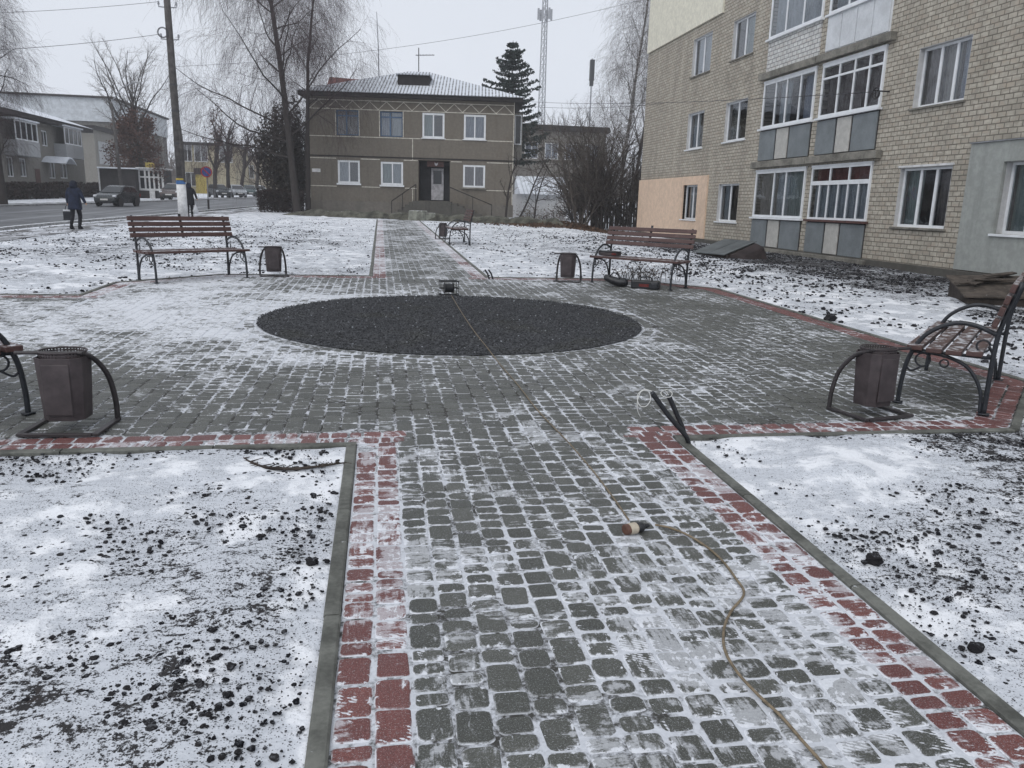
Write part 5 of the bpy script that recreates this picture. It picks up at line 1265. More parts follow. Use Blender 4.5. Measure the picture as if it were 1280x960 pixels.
def grow(rg, out, p, d, L, r, lv, S, tips=None):
    s = S[lv]; n = s['seg']; pts = []; rr = r; tip = s.get('tip', .35); jit = s.get('jit', .12); tr = s.get('trop', 0.0)
    step = L/n
    for i in range(n):
        dx, dy, dz = d[0]+rg.gauss(0, jit), d[1]+rg.gauss(0, jit), d[2]+rg.gauss(0, jit)+tr
        m = math.sqrt(dx*dx+dy*dy+dz*dz) or 1; d = (dx/m, dy/m, dz/m)
        q = (p[0]+d[0]*step, p[1]+d[1]*step, p[2]+d[2]*step); r1 = max(r*(1-(i+1)/n*(1-tip)), .0025)
        out[min(lv, len(out)-1)].append((p, q, rr, r1)); pts.append((p, q, d, rr)); p = q; rr = r1
    if tips is not None and lv >= len(S)-1: tips.append(p)
    if lv+1 < len(S):
        c = S[lv+1]; k = c['n'] if isinstance(c['n'], int) else rg.randint(*c['n'])
        for j in range(k):
            t = c.get('t0', .2)+(1-c.get('t0', .2))*(j+rg.random())/k; f = t*n; i = min(int(f), n-1); f -= i
            a, b, dd, r0 = pts[i]; b0 = tuple(a[x]+(b[x]-a[x])*f for x in range(3))
            ang = R(c['ang']+rg.gauss(0, c.get('dang', 10))); az = c.get('az0', 0)+2.4*j+rg.gauss(0, .5)
            up = (0, 0, 1) if abs(dd[2]) < .95 else (1, 0, 0)
            u = (dd[1]*up[2]-dd[2]*up[1], dd[2]*up[0]-dd[0]*up[2], dd[0]*up[1]-dd[1]*up[0]); m = math.sqrt(sum(x*x for x in u)); u = tuple(x/m for x in u)
            v = (dd[1]*u[2]-dd[2]*u[1], dd[2]*u[0]-dd[0]*u[2], dd[0]*u[1]-dd[1]*u[0])
            ca, sa = math.cos(ang), math.sin(ang); cz, sz = math.cos(az), math.sin(az)
            nd = tuple(dd[x]*ca+(u[x]*cz+v[x]*sz)*sa for x in range(3))
            LL = (L*c['len'] if c['len'] < 1.5 or not c.get('abs') else c['len'])*rg.uniform(.65, 1.15)*(1-c.get('taper', .45)*t)
            if c.get('abs'): LL = c['len']*rg.uniform(.6, 1.2)
            grow(rg, out, b0, nd, LL, min(r0*c.get('rk', .6), c.get('rmax', 9)), lv+1, S, tips)
def tree(name, label, base, seed, S, h, r, bark, twig, group=None, lean=(0, 0), stems=1, spread=.0, cat='tree', crown='crown', leaf=None, nleaf=0, lsize=.1, lmat=None, split=2):
    rg = random.Random(seed); t = thing(name, label, cat, base, 0, group)
    out = [[] for _ in range(len(S))]; tips = []
    for k in range(stems):
        a = 2*PI*k/max(1, stems)+rg.random(); sp = spread*rg.uniform(.5, 1.2)
        d = (lean[0]+math.cos(a)*sp, lean[1]+math.sin(a)*sp, 1); m = math.sqrt(sum(x*x for x in d))
        grow(rg, out, (math.cos(a)*.1*(stems > 1), math.sin(a)*.1*(stems > 1), -.15), tuple(x/m for x in d), h*rg.uniform(.85, 1.0) if stems > 1 else h, r, 0, S, tips)
    tr = [s for o in out[:split] for s in o]; cr = [s for o in out[split:] for s in o]
    tubes('trunk', tr, bark, t, 7); tubes(crown, cr, twig, t, 3)
    if nleaf:
        T = np.array(tips); rn = np.random.default_rng(seed); i = rn.integers(len(T), size=nleaf); C = T[i]+rn.normal(0, .22, (nleaf, 3))
        leaves('leaves', C, lsize, lmat, t, seed=seed)
    return t
BIRCH = [dict(seg=12, jit=.035, trop=.02, tip=.15), dict(n=17, seg=8, ang=48, dang=10, len=.42, t0=.20, taper=.55, jit=.09, trop=.045, rk=.45, tip=.2),
         dict(n=7, seg=6, ang=45, len=.42, t0=.25, jit=.12, trop=-.05, rk=.5, tip=.3), dict(n=9, seg=6, ang=55, len=1.9, abs=True, t0=.15, jit=.10, trop=-.34, rk=.35, rmax=.010, tip=.5), dict(n=3, seg=4, ang=30, len=1.0, abs=True, t0=.2, jit=.08, trop=-.25, rk=.7, rmax=.006, tip=.5)]
OAK = [dict(seg=9, jit=.06, trop=.03, tip=.2), dict(n=17, seg=7, ang=46, dang=10, len=.50, t0=.22, taper=.5, jit=.11, trop=.07, rk=.40, tip=.25),
       dict(n=9, seg=5, ang=42, len=.46, t0=.15, jit=.14, trop=.05, rk=.5, tip=.35), dict(n=9, seg=4, ang=40, len=.48, t0=.12, jit=.14, trop=.03, rk=.55, rmax=.026, tip=.4), dict(n=6, seg=3, ang=40, len=.5, t0=.1, jit=.15, trop=.02, rk=.6, rmax=.014, tip=.5)]
FAN = [dict(seg=8, jit=.04, trop=.03, tip=.35), dict(n=12, seg=8, ang=30, dang=9, len=1.0, t0=.42, taper=.25, jit=.10, trop=.05, rk=.45, tip=.2), dict(n=10, seg=5, ang=34, len=.36, t0=.12, jit=.13, trop=.05, rk=.5, tip=.3), dict(n=9, seg=4, ang=38, len=.5, t0=.1, jit=.14, trop=.03, rk=.55, rmax=.026, tip=.4), dict(n=5, seg=3, ang=38, len=.5, t0=.1, jit=.15, trop=.02, rk=.6, rmax=.015, tip=.5)]
SHRUB = [dict(seg=6, jit=.10, trop=.05, tip=.35), dict(n=7, seg=5, ang=32, len=.55, t0=.12, taper=.35, jit=.12, trop=.06, rk=.55, tip=.4), dict(n=6, seg=4, ang=36, len=.5, t0=.1, jit=.14, trop=.04, rk=.6, rmax=.016, tip=.5), dict(n=5, seg=3, ang=36, len=.5, t0=.1, jit=.15, trop=.02, rk=.7, rmax=.009, tip=.5)]
POLLARD = [dict(seg=8, jit=.06, trop=.02, tip=.5), dict(n=9, seg=6, ang=34, dang=12, len=.52, t0=.35, taper=.2, jit=.12, trop=.10, rk=.5, tip=.3), dict(n=8, seg=5, ang=38, len=.42, t0=.1, jit=.14, trop=.08, rk=.5, rmax=.03, tip=.4), dict(n=8, seg=4, ang=36, len=.5, t0=.1, jit=.15, trop=.04, rk=.6, rmax=.013, tip=.5)]
def px_base(px, y, dz=0.0):
    p = at(px, 262, y); return on(p.x, y, dz)

def build_trees():
    tree('weeping_birch', 'huge weeping birch left of the two storey house, drooping twigs filling the sky', px_base(372, 47.0), 3, [dict(BIRCH[0], jit=.02), dict(BIRCH[1], n=30, len=.45, rk=.33, ang=64, dang=12, jit=.12, trop=.055, t0=.17, taper=.62), dict(BIRCH[2], n=11, rk=.42, jit=.15, trop=-.02, ang=52), dict(BIRCH[3], n=15, len=2.3, rmax=.013, trop=-.32, jit=.13), dict(BIRCH[4], n=4, rmax=.009, len=1.0, jit=.14)], 18.5, .23, 'bark', 'twig', 'birches', (-.065, 0))
    tree('birch_tree', 'slender birch with a dark trunk hugging the left corner of the two storey house', px_base(385, 48.4), 8, [BIRCH[0], dict(BIRCH[1], n=15, len=.26, t0=.42, rk=.34, jit=.13), dict(BIRCH[2], n=7, rk=.42), dict(BIRCH[3], n=6, rmax=.010, len=1.5), dict(BIRCH[4], rmax=.007, n=2)], 14.5, .17, 'bark', 'twig', 'birches', (-.02, 0))
    tree('birch_tree', 'pale birch with a white trunk rising behind the thicket beside the flats', px_base(772, 60), 15, [dict(BIRCH[0], jit=.025), dict(BIRCH[1], n=28, len=.30, ang=38, rk=.34, jit=.14), dict(BIRCH[2], n=9, rk=.42), dict(BIRCH[3], n=10, len=1.6, trop=-.22, rmax=.014), dict(BIRCH[4], rmax=.010, n=4)], 19.5, .19, 'birch', 'twig_grey', 'birches', (.02, 0))
    tree('birch_tree', 'darker forked birch between the pale birch and the flats', px_base(786, 57), 21, [dict(BIRCH[0], jit=.04), dict(BIRCH[1], n=18, len=.30, ang=36, t0=.3, rk=.36), dict(BIRCH[2], n=8), dict(BIRCH[3], n=8, len=1.3, trop=-.15, rmax=.013), dict(BIRCH[4], rmax=.009)], 16.5, .16, 'bark', 'twig_grey', 'birches', (.10, 0))
    tree('bare_tree', 'large bare spreading tree behind the kiosk with an open fan of branches', px_base(183, 84), 33, FAN, 8.8, .36, 'bark', 'twig_grey', 'bare trees along the street')
    tree('oak_tree', 'small oak still holding rust brown leaves beneath the large bare tree', px_base(180, 80.5), 41, [OAK[0], dict(OAK[1], t0=.12, len=.62, ang=58), OAK[2], OAK[3]], 6.6, .2, 'bark', 'twig_dark', None, nleaf=6500, lsize=.13, lmat='rust_leaf')
    tree('street_tree', 'reddish bare tree at the left edge in front of the street block', px_base(6, 50), 52, [BIRCH[0], dict(BIRCH[1], n=26, len=.34, rk=.34, ang=52, jit=.13), dict(BIRCH[2], n=9, rk=.42, jit=.14), dict(BIRCH[3], n=10, len=1.4, rmax=.013, trop=-.16, jit=.15), dict(BIRCH[4], n=4, rmax=.009, len=.8)], 11.2, .22, 'bark', 'twig', 'bare trees along the street')
    for i, (px, Y, h, lab) in enumerate(((271, 92, 9.6, 'leaning bare tree behind the round blue sign, left of its row'), (287, 97, 10.4, 'second bare tree from the left in the row above the parked cars'), (302, 103, 10.2, 'forked bare tree above the silver parked car'), (322, 110, 9.8, 'bare tree rightmost in the row above the parked cars'))):
        tree('bare_tree', lab, px_base(px, Y), 60+i, POLLARD, h*.72, .26, 'bark', 'twig', 'bare trees along the street', (.05 if i == 2 else -.04, 0), nleaf=500 if i == 0 else 0, lsize=.14, lmat='rust_leaf')
    for i, (px, Y, h, lab) in enumerate(((691, 96, 11.0, 'bare treetop poking above the brown building, left of two'), (705, 99, 12.0, 'bare treetop poking above the brown building, taller right one of two'))):
        tree('bare_tree', lab, px_base(px, Y), 70+i, POLLARD, h*.8, .2, 'bark', 'twig_grey', 'bare trees behind the brown building')
    # thicket between the house and the flats
    sp = [(722, 43.5, 2.6, 'twig_dark', 'low dark bush at the left end of the thicket, nearest the garage'), (727, 41.8, 4.6, 'twig_grey', 'tall brown bush in the thicket, second from its left end'), (742, 44.5, 5.6, 'twig_grey', 'tallest brown bush near the middle of the thicket'), (752, 42.0, 5.0, 'twig_dark', 'spreading dark bush right of the middle of the thicket'),
          (770, 43.8, 5.2, 'twig_grey', 'brown bush in the thicket in front of the white trunked birch'), (789, 42.5, 4.4, 'twig_dark', 'dark bush at the right end of the thicket against the flats')]
    for i, (px, Y, h, m, lab) in enumerate(sp):
        tree('bare_bush', lab, px_base(px, Y), 80+i, [dict(SHRUB[0], jit=.14), dict(SHRUB[1], n=9, ang=40), dict(SHRUB[2], n=8, ang=42, rmax=.022), dict(SHRUB[3], n=7, ang=44, rmax=.014)], h*1.12, .06, 'bark' if m == 'twig_dark' else 'twig_grey', m, 'bushes of the thicket', stems=7, spread=.40, cat='bush', split=1)
    # small crooked trees in front of the house
    tree('crooked_tree', 'thin crooked tree standing in front of the right corner of the house', px_base(632, 46.5), 95, [dict(SHRUB[0], jit=.10, trop=.0), dict(SHRUB[1], n=6, ang=40), SHRUB[2], SHRUB[3]], 3.6, .075, 'bark', 'twig_dark', 'crooked little trees by the garage', (-.05, 0), split=1)
    tree('crooked_tree', 'thin crooked tree leaning in front of the white garage', px_base(667, 45.5), 97, [dict(SHRUB[0], jit=.09, trop=-.02), dict(SHRUB[1], n=7, ang=50, trop=-.06), SHRUB[2], dict(SHRUB[3], trop=-.1)], 3.3, .06, 'bark', 'twig_dark', 'crooked little trees by the garage', (.32, 0), split=1)
    tree('crooked_tree', 'arching bare tree whose boughs hang over the garage roof', px_base(648, 48), 99, [dict(SHRUB[0], jit=.06, trop=-.05), dict(SHRUB[1], n=8, ang=50, trop=-.06, t0=.4), SHRUB[2], dict(SHRUB[3], trop=-.1)], 4.2, .07, 'bark', 'twig_dark', 'crooked little trees by the garage', (.45, 0), split=1)
    for i, (px, Y, h, lab) in enumerate(((660, 55, 1.0, 'low dry shrub left below the garage wall'), (682, 56, .9, 'low dry shrub in the middle below the garage wall'), (700, 54, 1.1, 'low dry shrub right below the garage wall'))):
        tree('dry_shrub', lab, px_base(px, Y), 110+i, SHRUB[:3], h, .02, 'twig_dark', 'twig_grey', 'dry shrubs below the garage', stems=8, spread=.8, cat='shrub', split=1, nleaf=240, lsize=.06, lmat='yellow_leaf' if i == 0 else 'dry_leaf')
    # dark dense shrubs under the weeping birch
    def mass(name, lab, base, w, d, h, n, ls, mat, seed, cat, twig='twig_dark', box=False, group=None):
        t = thing(name, lab, cat, base, 0, group); r = np.random.default_rng(seed)
        if box: C = np.stack([r.uniform(-w, w, n), r.uniform(-d, d, n), h*r.random(n)**.8], 1); C += r.normal(0, .05, C.shape)
        else:
            u = r.normal(size=(n, 3)); u /= np.linalg.norm(u, axis=1, keepdims=True); k = r.random((n, 1))**.28
            lump = .45+1.0*fbm(u[:, 0]*3.2+seed, u[:, 2]*3.2+u[:, 1]*1.8, seed, 3)[:, None]; C = u*k*lump*np.array([w, d, h*.52])+np.array([0, 0, h*.5]); C = C[C[:, 2] > .02]
        rg = random.Random(seed); out = [[], [], []]
        for k in range(26 if not box else int(w*10)):
            b = (rg.uniform(-w*.35, w*.35) if not box else rg.uniform(-w, w), rg.uniform(-d*.35, d*.35), -.1); grow(rg, out, b, (rg.gauss(0, .25), rg.gauss(0, .25), 1), h*rg.uniform(.7, 1.0) if not box else h, .035, 0, [dict(SHRUB[0]), dict(SHRUB[1], n=8), dict(SHRUB[2], n=7, rmax=.014)])
        tubes('stems', out[0]+out[1]+out[2], twig, t, 3); leaves('foliage', C, ls, mat, t, seed=seed); return t
    mass('evergreen_shrub', 'tall dark dense shrub under the weeping birch left of the house', px_base(353, 52), 1.5, 1.5, 6.4, 4200, .12, 'thuja_leaf', 121, 'shrub', group='dark shrubs under the birch')
    mass('evergreen_shrub', 'narrower dark shrub squeezed between the birch trunks and the house corner', px_base(371, 54), 1.0, 1.1, 6.8, 2600, .11, 'thuja_leaf', 122, 'shrub', group='dark shrubs under the birch')
    mass('clipped_hedge', 'clipped dark reddish hedge at the roadside in front of the dark shrubs', px_base(352, 48.5), 1.3, .6, 1.25, 6500, .06, 'hedge_leaf', 123, 'hedge', box=True)
    t = thing('street_hedge', 'long low dark hedge along the far pavement before the street block', 'hedge', on(-25.6, 66))
    r = np.random.default_rng(124); n = 17000; C = np.stack([r.uniform(-.5, .5, n), r.uniform(-17, 24, n), 1.15*r.random(n)**.75], 1); C[:, 2] *= (.85+.3*fbm(C[:, 1]*.5, C[:, 1]*0, 5, 2)); C[:, 2] += C[:, 1]*SY
    leaves('foliage', C, .12, 'hedge_leaf', t, seed=5)
    rg = random.Random(5); sg = []
    for k in range(160): y = rg.uniform(-17, 24); b = (rg.uniform(-.3, .3), y, y*SY-.1); sg.append((b, (b[0]+rg.gauss(0, .15), y+rg.gauss(0, .15), b[2]+1.2), .02, .008))
    tubes('stems', sg, 'twig_dark', t, 3)
    # spruces
    def spruce(lab, px, Y, h, rad, seed, mat='spruce_needles'):
        t = thing('spruce_tree', lab, 'tree', px_base(px, Y), 0, 'spruces behind the house'); rg = random.Random(seed); tr = []; C = []; n = 14
        for i in range(n): tr.append(((0, 0, h*i/n-.1), (0, 0, h*(i+1)/n-.1), .22*(1-i/n)+.02, .22*(1-(i+1)/n)+.015))
        z = .34*h
        while z < h*.985:
            f = 1-z/h; k = rg.randint(4, 6); a0 = rg.random()*6
            for j in range(k):
                a = a0+2*PI*j/k+rg.gauss(0, .2); L = rad*(f**.62)*rg.uniform(.45, 1.12)+.10; p = (0, 0, z); q = None; m = 7; dz = .10-.40*f
                for s in range(m):
                    sl = dz+.55*(s/m)**1.5; q = (p[0]+math.cos(a)*L/m, p[1]+math.sin(a)*L/m, p[2]+sl*L/m); tr.append((p, q, .03*(1-s/m)+.006, .03*(1-(s+1)/m)+.004))
                    for w in range(int(8+16*L/m*3)):
                        u = rg.random(); sd = rg.gauss(0, .16+.13*L*(1-s/m)*.6); C.append((p[0]+(q[0]-p[0])*u-math.sin(a)*sd, p[1]+(q[1]-p[1])*u+math.cos(a)*sd, p[2]+(q[2]-p[2])*u-abs(rg.gauss(0, .10))-.25*abs(sd)*.6))
                    p = q
            z += h*.030*rg.uniform(.7, 1.4)
        tubes('trunk', tr, 'bark', t, 5); leaves('crown', C, .14, mat, t, seed=seed)
    spruce('tall dark spruce rising behind the right end of the snowy roof', 636, 70, 14.6, 5.0, 131)
    # far wood closing the view
    rg = random.Random(140); sg = []
    for k in range(2600):
        x = rg.uniform(-120, 150); y = rg.uniform(160, 185); h = rg.uniform(3.5, 9)*(.6+.8*float(fbm(x*.05, 0, 9, 2))); b = (x, y, gz(x, y)-.2); c = (x+rg.gauss(0, .5), y, b[2]+h); sg.append((b, c, .16, .03))
        for j in range(5): u = rg.uniform(.35, .95); p = tuple(b[i]+(c[i]-b[i])*u for i in range(3)); sg.append((p, (p[0]+rg.gauss(0, 1.1), p[1], p[2]+rg.uniform(.3, 2.0)), .06, .02))
    o = tubes('distant_wood', sg, 'twig_grey', None, 3); tag(o, 'far grey wood of bare trees along the horizon', 'wood', kind='stuff')
    # small growth and litter on the ground
    t = thing('dry_weeds', 'tuft of dry dark weed stalks behind the tools at the far right bench', 'weeds', on(4.85, 14.4)); rg = random.Random(150); sg = []
    for k in range(70):
        b = (rg.gauss(0, .32), rg.gauss(0, .16), -.02); a = rg.uniform(0, 2*PI); h = rg.uniform(.10, .34); m = (b[0]+.05*math.cos(a), b[1]+.05*math.sin(a), h*.6); sg += [(b, m, .005, .004), (m, (m[0]+.10*math.cos(a), m[1]+.08*math.sin(a), h), .004, .002)]
        for j in range(2): sg.append((m, (m[0]+rg.gauss(0, .06), m[1]+rg.gauss(0, .06), m[2]+rg.uniform(.02, .1)), .004, .002))
    tubes('stalks', sg, 'twig_dark', t, 4); T = np.array([s[1] for s in sg]); leaves('seed_heads', T[::2]+np.random.default_rng(3).normal(0, .02, T[::2].shape), .022, 'dry_leaf', t, seed=2)
    r = np.random.default_rng(160); n = 5200; x = r.normal(9.4, 1.5, n); y = r.normal(38.5, 1.2, n); z = G(x, y)+np.maximum(0, .28*np.exp(-((x-9.3)/1.8)**2-((y-38.5)/1.0)**2))*r.random(n)
    o = leaves('leaf_litter', np.stack([x, y, z+.02], 1), .08, 'dry_leaf', None, seed=6); tag(o, 'brown fallen leaves heaped below the thicket', 'leaf litter', kind='stuff')
    rg = random.Random(170); g0 = Vector(ground_px(372, 583)); t = thing('dead_stick', 'thin dark dead branch lying across the snow of the near left lawn', 'stick', g0); P = [Vector(ground_px(x, y, .012))-g0 for x, y in ((304, 572), (318, 580), (338, 585), (368, 586), (398, 583), (433, 578))]
    MB().tube(bez(P, 6), [.004+.006*math.sin(PI*i/30) for i in range(31)], 6).build('stem', 'wood_dark', t, smooth=True); sg = []
    for i in range(60):
        k = rg.uniform(0, 4.99); j = int(k); p = P[j].lerp(P[j+1], k-j); sg.append((tuple(p), (p.x+rg.gauss(0, .045), p.y+rg.gauss(0, .018), p.z+rg.uniform(-.006, .022)), .004, .002))
    tubes('twigs', sg, 'wood_dark', t, 4)
    # low rubble bank and shallow kerb in front of the house
    mb = MB(); rg = random.Random(180); path = [(-5.2, 45.0), (-2.5, 43.6), (0, 42.6), (2.5, 41.6), (5, 40.4), (7.6, 38.9), (9.2, 37.6)]; P = bez([(x, y, 0) for x, y in path], 12); rings = []
    for i, p in enumerate(P):
        e = min(1, i/6, (len(P)-1-i)/6); h = (.33+.05*math.sin(i*.9)+rg.uniform(-.03, .03))*e+.01; w = .6+rg.uniform(-.06, .06)
        rings.append([(p.x-.25*w, p.y-w, gz(p.x, p.y)-.03), (p.x-.15*w, p.y-.6*w, gz(p.x, p.y)+h*.75), (p.x, p.y-.2*w, gz(p.x, p.y)+h), (p.x+.15*w, p.y+.5*w, gz(p.x, p.y)+h*.8), (p.x+.3*w, p.y+1.2*w, gz(p.x, p.y)-.03)])
    tag(mb.rings(rings, False, False, False).build('earth_bank', 'bank', smooth=False), kind='structure')
build_trees()

# ------------------------------------------------------------------ poles, wires, masts
def build_poles():
    b = at(229.5, 273, 36.6); g = gz(b.x, 36.6); b = Vector((b.x, 36.6, g)); tp = at(207, -22, 36.4)
    t = thing('utility_pole', 'weathered utility pole with a whitewashed foot behind the left bench', 'utility pole', b); D = tp-b; P = lambda k, o=(0, 0, 0): tuple(D*k+Vector(o))
    MB().tube([P(0), P(.5), P(1)], [.165, .15, .125], 12).build('shaft', 'pole', t, smooth=True)
    MB().tube([P(.165, (.11, -.02, 0)), P(.36, (.10, -.02, 0)), P(.585, (-.07, -.02, 0))], [.11, .12, .10], 8).build('side_stub', 'pole', t, .01)
    MB().tube([P(-.01), P(.155)], [.195, .192], 12).build('whitewashed_foot', 'white_paint', t, smooth=True)
    MB().tube([P(.157), P(.172)], [.192, .191], 12).build('blue_band', 'blue_paint', t); MB().tube([P(.174), P(.182)], [.190, .190], 12).build('yellow_band', 'yellow_paint', t)
    for k in (.33, .47, .58): MB().tube([P(k), P(k+.008)], .178-.03*k, 10).build('strap', 'wire', t)
    for k, s in ((.77, -1), (.77, 1), (.90, -1), (.90, 1)):
        m = MB(); m.tube([P(k), P(k, (s*.34, 0, .02))], .022, 6); m.tube([P(k, (s*.34, 0, .0)), P(k, (s*.34, 0, .16))], .018, 6); m.lathe([(.03, 0), (.055, .02), (.03, .07), (.045, .09), (.02, .13)], 8, P(k, (s*.34, 0, .10))); m.build('insulator_arm', 'galv', t)
    m = MB()
    for i in range(3): m.tube([P(.795, (-.22+(.17+.02*i)*math.cos(a), -.17, (.17+.02*i)*math.sin(a))) for a in np.linspace(0, 2*PI, 18)[:-1]], .009, 5, closed=True)
    m.build('wire_coil', 'wire', t)
    def wire(a, c, lab, sag=.25, r=.013):
        a, c = Vector(a), Vector(c); P_ = [a.lerp(c, i/24)-Vector((0, 0, sag*4*(i/24)*(1-i/24))) for i in range(25)]
        tag(MB().tube(P_, r, 5).build('overhead_wire', 'wire', smooth=True), lab, 'wire', 'overhead wires')
    wire(b+Vector(P(.90, (-.34, 0, .2))), at(-90, 18, 35.0), 'upper overhead wire crossing the sky left of the utility pole', .10, .008)
    wire(b+Vector(P(.77, (-.34, 0, .2))), at(-90, 66, 33.0), 'lower overhead wire crossing the sky left of the utility pole', .12, .009)
    wire(b+Vector(P(.66)), (12.26, 37.25, 10.9), 'long faint wire rising to the right over the snowy roof', .55, .007)
    wire((11.92, 18.1, 4.42), (8.45, 47.9, 7.45), 'wire from the bracket on the balconies to the house eave', .20, .009)
    wire((12.2, 34.5, 6.0), (8.6, 48.0, 7.2), 'short faint wire between the flats and the house eave', .15, .009)
    # street lamp over the road, far left
    Y = 74; g0 = at(152.5, 236, Y); t = thing('street_lamp', 'leaning street lamp post by the black shed with an arm over the road', 'street lamp', (g0.x, Y, gz(g0.x, Y))); o = Vector((g0.x, Y, gz(g0.x, Y)))
    a = at(139, 128, Y)-o; c = at(152, 110, Y)-o; d = at(166, 103, Y)-o
    MB().tube([(0, 0, -.1), tuple(a*.5), tuple(a)], [.15, .12, .09], 8).build('post', 'pole', t, smooth=True); MB().tube([tuple(a), tuple(c), tuple(d)], .045, 6).build('arm', 'galv', t)
    M = Matrix.Translation(d+Vector((.3, 0, .02))); MB().box(-.4, .4, -.14, .14, -.07, .07, M).build('lamp_head', 'pale_plaster', t, .04)
    MB().tube([(0, 0, -.1), tuple(a*.12)], [.18, .17], 8).build('whitewashed_foot', 'white_paint', t)
    # round blue sign
    Y = 48.6; g0 = at(261, 263, Y); z0 = gz(g0.x, Y); t = thing('no_parking_sign', 'round blue no parking sign with red rim on a slim post by the road', 'road sign', (g0.x, Y, z0)); zc = at(261, 215, Y).z-z0
    MB().tube([(0, 0, -.1), (0, 0, zc+.3)], .035, 8).build('post', 'galv', t); MB().tube([(0, 0, 0), (0, 0, .62)], .055, 8).build('dark_foot', 'dark_roof', t)
    ring = lambda r0, y: [(r0*math.cos(2*PI*i/28), y, zc+r0*math.sin(2*PI*i/28)) for i in range(28)]
    s = MB().rings([ring(.31, -.045), ring(.31, -.062)]).build('sign_plate', 'sign_red', t); MB().rings([ring(.245, -.064), ring(.245, -.067)]).build('blue_disc', 'sign_blue', s)
    MB().box(-.31, .31, -.072, -.0685, -.032, .032, Matrix.Translation((0, 0, zc))@Matrix.Rotation(R(45), 4, 'Y')).build('red_slash', 'sign_red', s)
    # lattice telephone mast
    Y = 190; base = at(675, 200, Y); x0 = base.x; z0 = gz(x0, Y); top = at(680, -14, Y).z-z0; t = thing('lattice_mast', 'tall pale lattice telephone mast with antenna clusters near its top', 'mast', (x0, Y, z0)); m = MB(); w = lambda z: 1.05-.45*z/top; N = 26
    L = [[((w(top*i/N))*math.cos(k*2*PI/3+.4), (w(top*i/N))*math.sin(k*2*PI/3+.4), top*i/N) for k in range(3)] for i in range(N+1)]
    for k in range(3): m.tube([L[0][k], L[N][k]], .13, 5)
    for i in range(N):
        for k in range(3): m.tube([L[i][k], L[i+1][(k+1) % 3]], .06, 4); m.tube([L[i][k], L[i][(k+1) % 3]], .05, 4)
    m.build('lattice', 'galv', t)
    for zz, n in ((top*.985, 6), (top*.885, 6)):
        for k in range(n):
            a = 2*PI*k/n; c = (1.5*math.cos(a), 1.5*math.sin(a)); MB().tube([(c[0]*.3, c[1]*.3, zz), (c[0], c[1], zz)], .06, 4).box(c[0]-.22, c[0]+.22, c[1]-.15, c[1]+.15, zz-1.2, zz+1.2).build('antenna_panel', 'galv', t)
    Y = 118; base = at(734, 215, Y); z0 = gz(base.x, Y); h0 = at(735, 101, Y).z-z0; h1 = at(735, 73, Y).z-z0; t = thing('antenna_pole', 'slim pole carrying a dark upright antenna pack right of the lattice mast', 'mast', (base.x, Y, z0))
    MB().tube([(0, 0, 0), (0, 0, h1)], [.14, .10], 6).build('pole_tube', 'galv', t); MB().box(-.32, .32, -.3, .3, h0, h1-.15).box(-.26, .26, -.24, .24, h0-.7, h0-.003).build('antenna_pack', 'black_plastic', t, .05)
build_poles()

